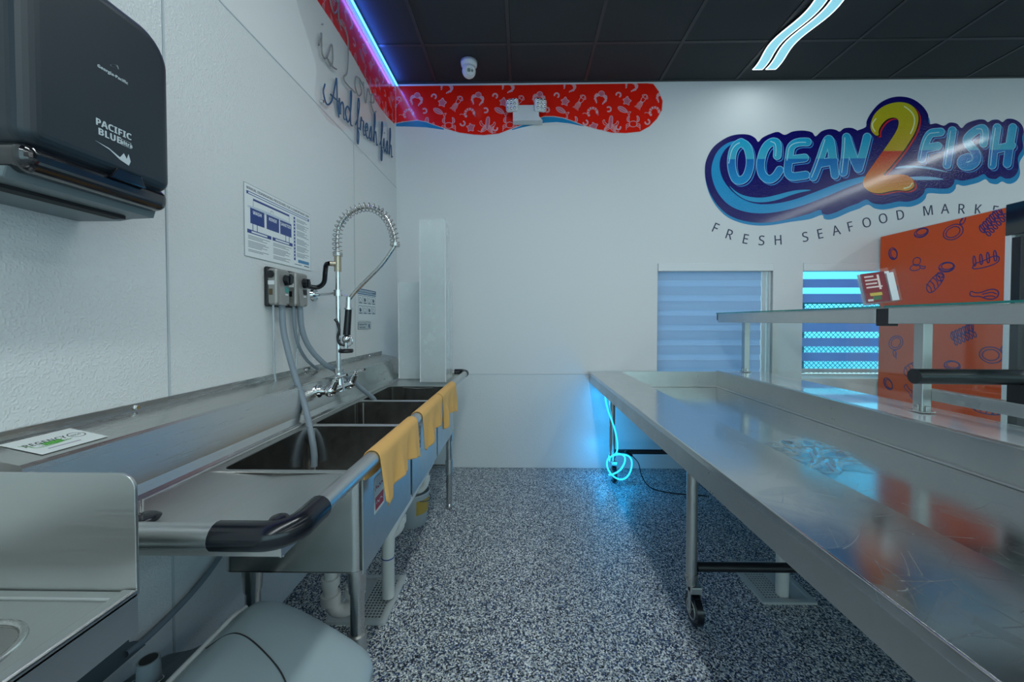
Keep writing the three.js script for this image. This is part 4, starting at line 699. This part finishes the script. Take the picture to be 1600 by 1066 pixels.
// ---------------------------------------------------------------- hand sink in the near left corner
{
  const t = thing('hand_sink', 'small stainless hand sink with side splash in the near left corner', 'hand sink', [-0.85, 0.78, -0.36]);
  const x0 = XL + 0.002, x1 = -0.606, za = -0.12, zb = -0.59, y = 0.862;
  part('side_splash', (() => { const s = new THREE.Shape(); s.moveTo(x0, y - 0.01); s.lineTo(x1 - 0.002, y - 0.01); s.lineTo(x1 - 0.002, 1.018); s.absarc(x1 - 0.027, 1.018, 0.025, 0, Math.PI / 2); s.lineTo(x0, 1.043); return extr(s, 0.003, 0.001).translate(0, 0, zb - 0.001); })(), M.deck, t);
  const plan = roundRect(x0, x1, zb, za, 0.004); plan.holes.push(roundRect(-1.03, -0.66, -0.525, -0.18, 0.07, THREE.Path));
  part('deck', flatPlan(extr(plan, 0.003), y - 0.008), M.deck, t);
  part('marine_edge', [bx(x1 - 0.022, x1, y - 0.009, y, zb + 0.004, za, 0.004), bx(x0, x1 - 0.02, y - 0.009, y - 0.003, zb + 0.005, zb + 0.022, 0.003)], M.deck, t);
  part('apron', bx(x1 - 0.003, x1, 0.792, y - 0.002, zb + 0.002, za, 0.001), M.deck, t);
  const rg = roundRect(-1.033, -0.657, -0.528, -0.177, 0.073); rg.holes.push(roundRect(-1.03, -0.66, -0.525, -0.18, 0.07, THREE.Path));
  part('basin', [flatPlan(extr(rg, 0.13), y - 0.01), flatPlan(extr(roundRect(-1.033, -0.657, -0.528, -0.177, 0.073), 0.003), y - 0.14)], M.galv, t);
  part('basin_lip', new THREE.TubeGeometry(new THREE.CatmullRomCurve3(roundRect(-1.03, -0.66, -0.525, -0.18, 0.07).getSpacedPoints(60).slice(0, -1).map((p) => V(p.x, y - 0.008, p.y)), true), 120, 0.005, 8, true), M.steel, t);
}
solo('sink_stopper', 'black round sink stopper with chrome pin on the near drainboard', 'stopper', [lathe([[0, 0], [0.027, 0], [0.03, 0.006], [0.022, 0.012], [0, 0.014]], [-0.80, 0.861, -0.79])], M.blackRubber);
part('pin', rod([-0.802, 0.874, -0.79], [-0.802, 0.908, -0.79], 0.003, 0.003, 8), M.chrome, scene.getObjectByName('sink_stopper'));
{
  const t = thing('wall_bracket', 'slate grey mounting plate with two bolt holes low on the left wall', 'bracket', [XL, 0.36, -0.9]);
  part('plate', onLeft(extr(shapeOf([[0.55, 0.36], [1.06, 0.36], [1.04, 0.385], [1.015, 0.40], [1.005, 0.475], [0.98, 0.49], [0.55, 0.49]]), 0.012, 0.002), 0.002), M.greyDark, t);
  for (const d of [0.875, 0.965]) { part('bolt_ring', onLeft(new THREE.TorusGeometry(0.013, 0.004, 8, 20).translate(d, 0.445, 0.016)), M.hole, t); part('bolt', onLeft(new THREE.CylinderGeometry(0.008, 0.008, 0.006, 6).rotateX(Math.PI / 2).translate(d, 0.445, 0.016)), M.wire, t); }
}
// ---------------------------------------------------------------- hooded grey bin below the hand sink
{
  const t = thing('waste_bin', 'large grey plastic bin with rounded hood under the near drainboard', 'bin', [-0.72, 0, -0.7]);
  const loft = (prof, zs, mod, close) => {
    const pos = [], idx = [], n = prof.length;
    zs.forEach((z, k) => prof.forEach(([x, y]) => pos.push(...mod(x, y, z, k))));
    for (let k = 0; k + 1 < zs.length; k++) for (let i = 0; i < n; i++) { const j = (i + 1) % n, a = k * n + i, b = k * n + j, c = (k + 1) * n + j, d = (k + 1) * n + i; idx.push(a, d, c, a, c, b); }
    for (const k of [0, zs.length - 1]) { const tri = THREE.ShapeUtils.triangulateShape(prof.map((p) => new THREE.Vector2(...p)), []); for (const f of tri) idx.push(...(k ? f : f.slice().reverse()).map((i) => k * n + i)); }
    const g = new THREE.BufferGeometry(); g.setAttribute('position', new THREE.Float32BufferAttribute(pos, 3)); g.setAttribute('uv', new THREE.Float32BufferAttribute(new Float32Array(pos.length / 3 * 2), 2)); g.setIndex(idx); g.computeVertexNormals(); return g;
  };
  const smooth = (p) => new THREE.CatmullRomCurve3(p.map((q) => V(q[0], q[1], 0)), false, 'catmullrom', 0.3).getPoints(36).map((q) => [q.x, q.y]);
  const hood = [[-0.80, 0.30], ...smooth([[-0.80, 0.44], [-0.775, 0.482], [-0.745, 0.498], [-0.69, 0.498], [-0.60, 0.478], [-0.50, 0.442], [-0.41, 0.398], [-0.386, 0.375], [-0.39, 0.34]]), [-0.41, 0.30]];
  const zs = [-1.065, -1.06, -1.045, -1.02, -0.985, -0.94, -0.88, -0.8, -0.6, -0.4, -0.3];
  const cut = (x, y, z) => { const e = Math.max(0, Math.min(1, (-0.94 - z) / 0.125)), k = 1 - 0.32 * e * e * e; return [x > -0.72 ? -0.72 + (x + 0.72) * k : x, y - 0.012 * e * e * e * e, z]; };
  part('hood', loft(hood, zs, cut), M.greyPlastic, t, { label: 'pale grey rounded hood' });
  part('ridge_strip', tube(zs.slice(1).map((z) => [-0.783, 0.482 - (z < -1.04 ? 0.01 : 0), z]), 0.007, 40, 8), M.whitePlastic, t);
  part('hood_seam', tube([[-0.765, 0.492, -0.90], [-0.735, 0.4985, -0.935], [-0.69, 0.4985, -0.93], [-0.62, 0.484, -0.90], [-0.55, 0.463, -0.86], [-0.49, 0.4395, -0.80]], 0.0016, 50, 6), M.hole, t);
  part('body', bx(-1.03, -0.42, 0.0, 0.305, -1.0, -0.3, 0.03), M.greyDark, t);
  const side = [[-1.04, 0.28], ...smooth([[-1.04, 0.35], [-1.0, 0.372], [-0.93, 0.388], [-0.86, 0.425], [-0.80, 0.468]]), [-0.79, 0.28]];
  part('rear_shelf', loft(side, [-1.05, -1.0, -0.93, -0.88, -0.8, -0.3], (x, y, z, k) => [x, y - (k < 2 ? 0.03 - 0.015 * k : 0), z]), M.greyDark, t, { label: 'slate grey rear shelf' });
  part('handle_socket', [rod([-0.865, 0.42, -0.86], [-0.865, 0.50, -0.86], 0.024, 0.021)], M.greyHose, t);
  part('socket_hole', rod([-0.865, 0.4985, -0.86], [-0.865, 0.5005, -0.86], 0.017), M.hole, t);
  part('wire_ring', new THREE.TorusGeometry(0.029, 0.0025, 8, 30).rotateX(1.2).translate(-0.862, 0.455, -0.852), M.chrome, t);
}
solo('grey_cable', 'grey cable curving down the left wall below the sink', 'cable', tube([[XL + 0.012, 0.60, -1.56], [XL + 0.012, 0.50, -1.42], [XL + 0.012, 0.425, -1.30], [XL + 0.012, 0.39, -1.19], [XL + 0.014, 0.375, -1.07], [XL + 0.02, 0.385, -1.0]], 0.009, 50, 8), M.greyHose);

// ---------------------------------------------------------------- steel display table on the right
const TH = 0.85;
{
  const t = thing('display_table', 'long stainless display table with sunken trough on the right', 'table', [1.3, 0, -1.6]), za = 0.15, zb = ZB + 0.012;
  part('front_ledge', bx(0.572, 0.855, TH - 0.026, TH, zb, za, 0.004), M.tableTop, t, { label: 'scratched mirror-bright ledge' });
  part('apron', bx(0.58, 0.586, 0.753, TH - 0.024, zb, za), M.galv, t);
  part('trough_floor', bx(0.85, 1.672, 0.712, 0.718, zb, za), M.tableTop, t);
  part('trough_wall', [bx(0.849, 0.855, 0.716, TH - 0.004, zb, za)], M.galv, t);
  part('trough_wall', [bx(1.668, 1.676, 0.716, TH + 0.002, zb, za), bx(1.655, 1.669, 0.718, 0.728, zb + 0.01, za, 0.003)], M.galv, t);
  part('trough_wall', [bx(0.855, 1.668, 0.716, TH, zb, zb + 0.012), bx(0.855, 1.668, 0.718, 0.728, zb + 0.012, zb + 0.022, 0.003)], M.galv, t);
  part('drain_slot', [new THREE.CylinderGeometry(0.022, 0.022, 0.002, 20).translate(1.235, 0.7188, -1.80)], M.hole, t);
  part('serving_ledge', bx(1.676, 2.03, TH - 0.03, TH + 0.006, zb, za, 0.004), M.laminate, t, { label: 'glossy pale rear ledge' });
  part('ledge_strip', bx(1.664, 1.70, TH + 0.0015, TH + 0.0085, zb, za, 0.002), M.galv, t);
  part('added_rear_panel', bx(2.0, 2.02, 0.05, TH - 0.028, zb, za), M.galv, t);  // unseen panel, added to block light and keep the space under the table dark
  for (const z of [-1.625, -3.07, -0.2]) part('under_frame', bx(0.70, 1.98, 0.668, 0.71, z - 0.03, z + 0.03), M.darkPaint, t);
  for (const z of [-0.2, -1.625, -3.067]) {
    for (const x of [0.72, 1.93]) {
      const leg = part('leg', rod([x, 0.2, z], [x, 0.75, z], 0.0225), M.galv, t);
      part('leg_collar', [rod([x, 0.19, z], [x, 0.215, z], 0.027), rod([x, 0.16, z], [x, 0.19, z], 0.021)], M.steel, leg);
      const w = [x + 0.012, 0.062, z + 0.006];
      const c = part('caster', [new THREE.CylinderGeometry(0.062, 0.062, 0.028, 28).rotateZ(Math.PI / 2).translate(...w), new THREE.TorusGeometry(0.056, 0.0145, 10, 30).rotateY(Math.PI / 2).scale(1, 0.87, 0.87).translate(...w)], M.blackRubber, leg);
      part('caster_fork', [bx(w[0] - 0.024, w[0] - 0.02, 0.048, 0.16, w[2] - 0.012, w[2] + 0.012, 0.002), bx(w[0] + 0.02, w[0] + 0.024, 0.048, 0.16, w[2] - 0.012, w[2] + 0.012, 0.002), bx(w[0] - 0.024, w[0] + 0.024, 0.135, 0.165, w[2] - 0.022, w[2] + 0.022, 0.004), new THREE.TorusGeometry(0.038, 0.003, 8, 28).rotateY(Math.PI / 2).translate(w[0] - 0.0155, w[1], w[2]), rod([w[0] - 0.03, w[1], w[2]], [w[0] + 0.03, w[1], w[2]], 0.009)], M.galv, leg);
    }
    part('cross_bar', rod([0.742, 0.238, z], [1.908, 0.238, z], 0.019), M.darkPaint, t);
  }
}
solo('standpipe', 'white vertical waste pipe standing in the floor drain under the table', 'drain pipe', rod([1.215, 0.005, -1.79], [1.215, 0.705, -1.79], 0.027), M.pvc);
// crumpled clear film left in the trough
solo('plastic_film', 'crumpled clear plastic film lying in the table trough', 'plastic film', sheet((u, v) => {
  const x = 1.06 + 0.30 * u + 0.03 * Math.sin(v * 5), z = -1.80 + 0.36 * v + 0.04 * Math.sin(u * 6);
  return [x, 0.720 + 0.012 * Math.abs(Math.sin(u * 5 + v * 7)) * Math.abs(Math.sin(v * 8 - u * 3)) + 0.003 * Math.abs(Math.sin(u * 17 + v * 5)), z];
}, 40, 50, 0.0006), M.film);

// ---------------------------------------------------------------- glowing rope light hanging under the table
{
  const t = thing('rope_light', 'glowing cyan rope light coiled beside the far table leg', 'rope light', [0.76, 0.05, -3.02]);
  const glow = S(lin(0.1, 0.5, 0.7), 0.4, 0, { emissive: new THREE.Color(0.02, 0.55, 1.0), emissiveIntensity: 1.7 });
  const pts = [[0.672, 0.735, -3.13], [0.672, 0.66, -3.10], [0.682, 0.58, -3.06], [0.705, 0.50, -3.02], [0.728, 0.42, -3.0], [0.742, 0.33, -2.99], [0.735, 0.26, -2.985]];
  for (let i = 0; i <= 22; i++) { const a = 2.3 - i / 22 * 6.6; pts.push([0.765 + 0.098 * Math.cos(a), 0.158 + 0.098 * Math.sin(a), -2.985 + 0.03 * Math.sin(i * 0.6)]); }
  pts.push([0.74, 0.255, -2.97], [0.785, 0.245, -2.955], [0.79, 0.20, -2.95], [0.755, 0.14, -2.945], [0.70, 0.105, -2.945], [0.665, 0.098, -2.95]);
  part('rope', tube(pts, 0.0062, 220, 10), glow, t);
  part('plug', rod([0.805, 0.262, -3.0], [0.86, 0.23, -3.0], 0.014, 0.009), M.blackRubber, t);
  part('cord', tube([[0.86, 0.23, -3.0], [0.91, 0.17, -3.0], [0.93, 0.08, -2.98], [0.98, 0.012, -2.93], [1.1, 0.006, -2.85], [1.35, 0.006, -2.8]], 0.004, 50, 6), M.blackRubber, t);
  for (const [x, y, z, k] of [[0.66, 0.62, -3.16, 1], [0.715, 0.44, -3.09, 0.9], [0.80, 0.40, -3.1, 0.6], [0.65, 0.16, -3.12, 1.4], [0.77, 0.15, -2.93, 1.2]]) { const l = new THREE.PointLight(new THREE.Color(0.0, 0.42, 1.0), ROPE * k); l.position.set(x, y, z); l.shadow.radius = 1.5; l.castShadow = true; scene.add(l); }
}

// ---------------------------------------------------------------- glass shelf over the serving ledge
{
  const t = thing('glass_shelf', 'glass shelf on square steel tubes above the display table', 'shelf', [1.87, TH + 0.009, -1.6]), zj = -1.712, za = 0.15;
  const joint = 0.03;
  for (const [a, b] of [[-3.125, zj - joint], [zj + joint, za]]) {
    part('front_rail', bx(1.577, 1.625, 1.272, 1.340, a, b, 0.003), M.galv, t);
    part('rear_rail', bx(2.11, 2.155, 1.272, 1.340, a, b, 0.003), M.galv, t);
    part('glass_top', bx(1.573, 2.16, 1.342, 1.350, a - (a < -3 ? 0.012 : 0.03), b + 0.03), M.glass, t);
    part('glass_edge', bx(1.570, 1.573, 1.342, 1.350, a - 0.012, b + 0.03), M.glassEdge, t, { label: 'green glass edge' });
  }
  part('rail_joint', [bx(1.582, 1.62, 1.275, 1.338, zj - joint - 0.01, zj + joint + 0.01), bx(1.58, 1.622, 1.262, 1.275, zj - 0.03, zj + 0.03, 0.003)], M.darkPaint, t);
  part('end_cap', bx(1.576, 1.626, 1.290, 1.341, -3.14, -3.124, 0.003), M.darkPaint, t);
  for (const z of [-3.24, -1.82, -0.3]) {
    const p = part('post', bx(1.848, 1.892, TH + 0.009, 1.272, z - 0.022, z + 0.022, 0.003), M.galv, t);
    part('post_foot', [bx(1.838, 1.902, TH + 0.009, TH + 0.016, z - 0.033, z + 0.033, 0.002), bx(1.84, 1.848, TH + 0.012, TH + 0.045, z - 0.012, z + 0.012, 0.002), bx(1.86, 1.88, TH + 0.012, TH + 0.04, z + 0.022, z + 0.03, 0.002)], M.steel, p);
    part('cross_arm', bx(1.62, 2.115, 1.273, 1.300, Math.max(z, -3.1) - 0.015, Math.max(z, -3.1) + 0.015, 0.002), M.galv, t);
  }
  part('guard_pane', bx(1.985, 1.991, TH + 0.009, 1.272, -3.2, za), M.glass, t, { label: 'clear guard pane' });
  part('lower_rail', bx(1.892, 1.93, 0.915, 0.968, -1.83, za, 0.003), M.galv, t);
  part('tray_bar', rod([1.53, 1.068, -1.52], [3.0, 1.068, -1.44], 0.030), S(lin(0.05, 0.055, 0.058), 0.28, 0.8), t, { label: 'dark round tray bar' });
  part('bar_bore', rod([1.529, 1.068, -1.52], [1.531, 1.068, -1.52], 0.025), M.hole, t);
  part('bar_bracket', bx(1.896, 1.926, 0.966, 1.042, -1.53, -1.47, 0.003), M.darkPaint, t);
}
{
  const t = thing('brochure_holder', 'clear holder with red cards leaning on the glass shelf', 'brochure holder', [1.66, 1.351, -1.80]);
  const tilt = (g) => g.rotateX(-0.16).rotateZ(0.12).rotateY(-0.35).translate(1.66, 1.366, -1.80);
  part('card', tilt(uvBox(flat(new THREE.BoxGeometry(0.088, 0.14, 0.004)), -0.044, 0.044, -0.07, 0.07).translate(-0.018, 0.076, 0.012)), S(0xffffff, 0.5, 0, { map: print(88, 140, 3, (x) => { x.fillStyle = '#7c1d27'; x.fillRect(0, 0, 88, 140); x.fillStyle = '#dcc7c0'; for (let i = 0; i < 4; i++) { x.fillRect(12, 14 + i * 17, 34 + (i * 17) % 26, 7); } x.fillRect(58, 12, 8, 70); x.fillStyle = '#c9b24a'; x.fillRect(20, 96, 44, 14); x.fillStyle = '#3f6f4a'; x.fillRect(28, 112, 30, 18); x.fillStyle = '#e4e2dc'; x.fillRect(8, 124, 20, 10); }) }), t, { uv: false });
  part('holder', [tilt(bx(-0.066, 0.06, 0.0, 0.003, -0.03, 0.03)), tilt(bx(-0.066, -0.063, 0, 0.165, -0.03, 0.025)), tilt(bx(0.057, 0.06, 0, 0.15, -0.03, 0.03)), tilt(bx(-0.066, 0.06, 0, 0.17, -0.03, -0.027)), tilt(bx(-0.066, 0.06, 0, 0.05, 0.027, 0.03))], M.acrylic, t);
  part('card_stack', [tilt(bx(0.03, 0.055, 0.004, 0.135, -0.02, 0.02)), tilt(bx(-0.06, 0.055, 0.004, 0.15, -0.024, -0.014))], M.whitePlastic, t);
}

// ---------------------------------------------------------------- cooler with orange printed side, in the right rear
{
  const x0 = 3.03, z1 = -2.47, t = thing('upright_cooler', 'upright cooler with orange side printed with purple meat drawings', 'cooler', [3.38, 0, -2.85]);
  part('cabinet', bx(x0 + 0.003, 3.73, 0.0, 2.0, -3.31, z1, 0.004), M.whitePlastic, t);
  const meat = {
    steak(x) { path(x, [[-60, 10], [-40, -40], [20, -48], [58, -16], [50, 34], [-10, 52]]); x.stroke(); path(x, [[-44, 8], [-28, -26], [16, -34], [42, -10], [34, 22], [-8, 36]]); x.stroke(); path(x, [[40, -38], [70, -70], [84, -60], [60, -20]]); x.stroke(); path(x, [[52, -46], [82, -78]], false); x.stroke(); },
    ribs(x) { for (let i = -2; i <= 3; i++) { path(x, [[i * 22 - 14, 30], [i * 22 - 20, 0], [i * 22, -30], [i * 22 + 14, -20], [i * 22, 10]]); x.stroke(); path(x, [[i * 22 - 10, 20], [i * 22 + 2, -22]], false); x.stroke(); path(x, [[i * 22 - 14, 30], [i * 22 - 18, 56], [i * 22 - 4, 58], [i * 22, 26]]); x.stroke(); } },
    drum(x) { path(x, [[0, -50], [28, -34], [22, -2], [2, 12], [-20, 0], [-26, -34]]); x.stroke(); path(x, [[-40, 10], [-14, -4], [20, 6], [26, 34], [-6, 42], [-44, 32]]); x.stroke(); path(x, [[22, 8], [44, 22], [58, 18], [56, 34], [40, 36], [22, 24]]); x.stroke(); },
    roll(x) { path(x, [[-70, 30], [-50, -14], [40, -34], [66, -6], [50, 28], [-46, 56]]); x.stroke(); for (let i = 0; i < 4; i++) { path(x, [[-46 + i * 26, -16 - i * 5], [-34 + i * 26, 10 - i * 5], [-48 + i * 26, 46 - i * 6]], false); x.stroke(); } x.beginPath(); x.ellipse(44, -4, 22, 28, 0.3, 0, 7); x.stroke(); x.beginPath(); x.arc(40, -8, 4, 0, 7); x.stroke(); x.beginPath(); x.arc(50, 6, 3, 0, 7); x.stroke(); },
    disc(x) { x.beginPath(); x.ellipse(0, 0, 44, 30, 0, 0, 7); x.stroke(); x.beginPath(); x.ellipse(4, -6, 34, 20, 0, 0, 7); x.stroke(); path(x, [[-40, 6], [0, 34], [42, 6]], false); x.stroke(); },
    rack(x) { path(x, [[-60, 40], [60, 10], [70, -30], [40, -40], [-10, -10], [-50, 0]]); x.stroke(); for (let i = 0; i < 4; i++) { path(x, [[-50 + i * 32, 20 - i * 8], [-62 + i * 32, -40 - i * 8], [-52 + i * 32, -46 - i * 8], [-38 + i * 32, 10 - i * 8]]); x.stroke(); } },
    bone(x) { path(x, [[-70, -20], [-48, -6], [-20, -8], [30, -34], [66, -20], [62, 20], [20, 30], [-24, 10], [-50, 16], [-74, 8]]); x.stroke(); path(x, [[-10, 0], [30, -16], [54, -4]], false); x.stroke(); path(x, [[0, 14], [30, 6], [50, 12]], false); x.stroke(); },
  };
  const pic = print(840, 1990, 1, (x) => {
    x.fillStyle = '#e2520f'; x.fillRect(0, 0, 840, 1990); x.strokeStyle = '#33206f'; x.lineJoin = x.lineCap = 'round'; x.lineWidth = 6;
    for (const [n, u, h, r] of [['disc', 330, 1950, 0], ['steak', 545, 1905, -0.2], ['ribs', 760, 1925, -0.8], ['drum', 300, 1715, 0], ['disc', 510, 1665, 0.1], ['roll', 430, 1570, -0.6], ['rack', 735, 1660, 0.1], ['bone', 740, 1455, 0.1], ['disc', 110, 1830, 1.2], ['disc', 110, 1530, -0.5], ['steak', 150, 1105, 2.3], ['roll', 280, 920, -0.4], ['disc', 360, 1010, 0], ['bone', 290, 715, 0.7], ['ribs', 610, 1200, -0.5], ['steak', 780, 1060, 0], ['disc', 560, 965, 0], ['roll', 770, 720, 0.3], ['disc', 90, 760, 1], ['drum', 560, 1340, 0.4], ['bone', 120, 1320, -0.3], ['rack', 480, 500, 0.2], ['ribs', 200, 400, 0.4], ['drum', 700, 350, 0], ['steak', 400, 180, 1]]) { x.save(); x.translate(u, 1990 - h); x.rotate(r); x.scale(1.15, 1.15); meat[n](x); x.restore(); }
  });
  const g = uvBox(flat(new THREE.BoxGeometry(0.84, 1.99, 0.003)), -0.42, 0.42, -0.995, 0.995).applyMatrix4(new THREE.Matrix4().makeBasis(V(0, 0, 1), V(0, 1, 0), V(-1, 0, 0))).translate(x0 + 0.0015, 0.999, (-3.31 + z1) / 2);
  part('printed_side', g, S(0xffffff, 0.5, 0, { map: pic }), t, { uv: false, label: 'orange printed side panel' });
  part('edge_trim', bx(x0 - 0.001, x0 + 0.03, 0, 1.985, z1, z1 + 0.03, 0.003), M.white, t);
  part('canopy', bx(x0 - 0.004, 3.734, 1.815, 2.012, z1 + 0.001, z1 + 0.10, 0.006), M.smoke, t);
  const d = part('door', [bx(x0 + 0.004, x0 + 0.06, 0.12, 1.80, z1 + 0.03, z1 + 0.075, 0.003), bx(3.67, 3.726, 0.12, 1.80, z1 + 0.03, z1 + 0.075, 0.003), bx(x0 + 0.06, 3.67, 1.74, 1.80, z1 + 0.03, z1 + 0.075), bx(x0 + 0.06, 3.67, 0.12, 0.18, z1 + 0.03, z1 + 0.075)], M.darkPaint, t);
  part('door_glass', bx(x0 + 0.06, 3.67, 0.18, 1.74, z1 + 0.04, z1 + 0.05), M.smoke, d);
  part('door_handle', [rod([3.1, 0.75, z1 + 0.105], [3.1, 1.35, z1 + 0.105], 0.012), rod([3.1, 0.8, z1 + 0.07], [3.1, 0.8, z1 + 0.105], 0.008), rod([3.1, 1.3, z1 + 0.07], [3.1, 1.3, z1 + 0.105], 0.008)], M.steel, d);
  part('kick_plate', bx(x0 + 0.004, 3.726, 0.0, 0.11, z1 + 0.001, z1 + 0.05), M.darkPaint, t);
}

scene.traverse((o) => { if (o.isMesh || o.isPointLight) { o.castShadow = true; if (o.isMesh) o.receiveShadow = true; } });
renderer.render(scene, camera);
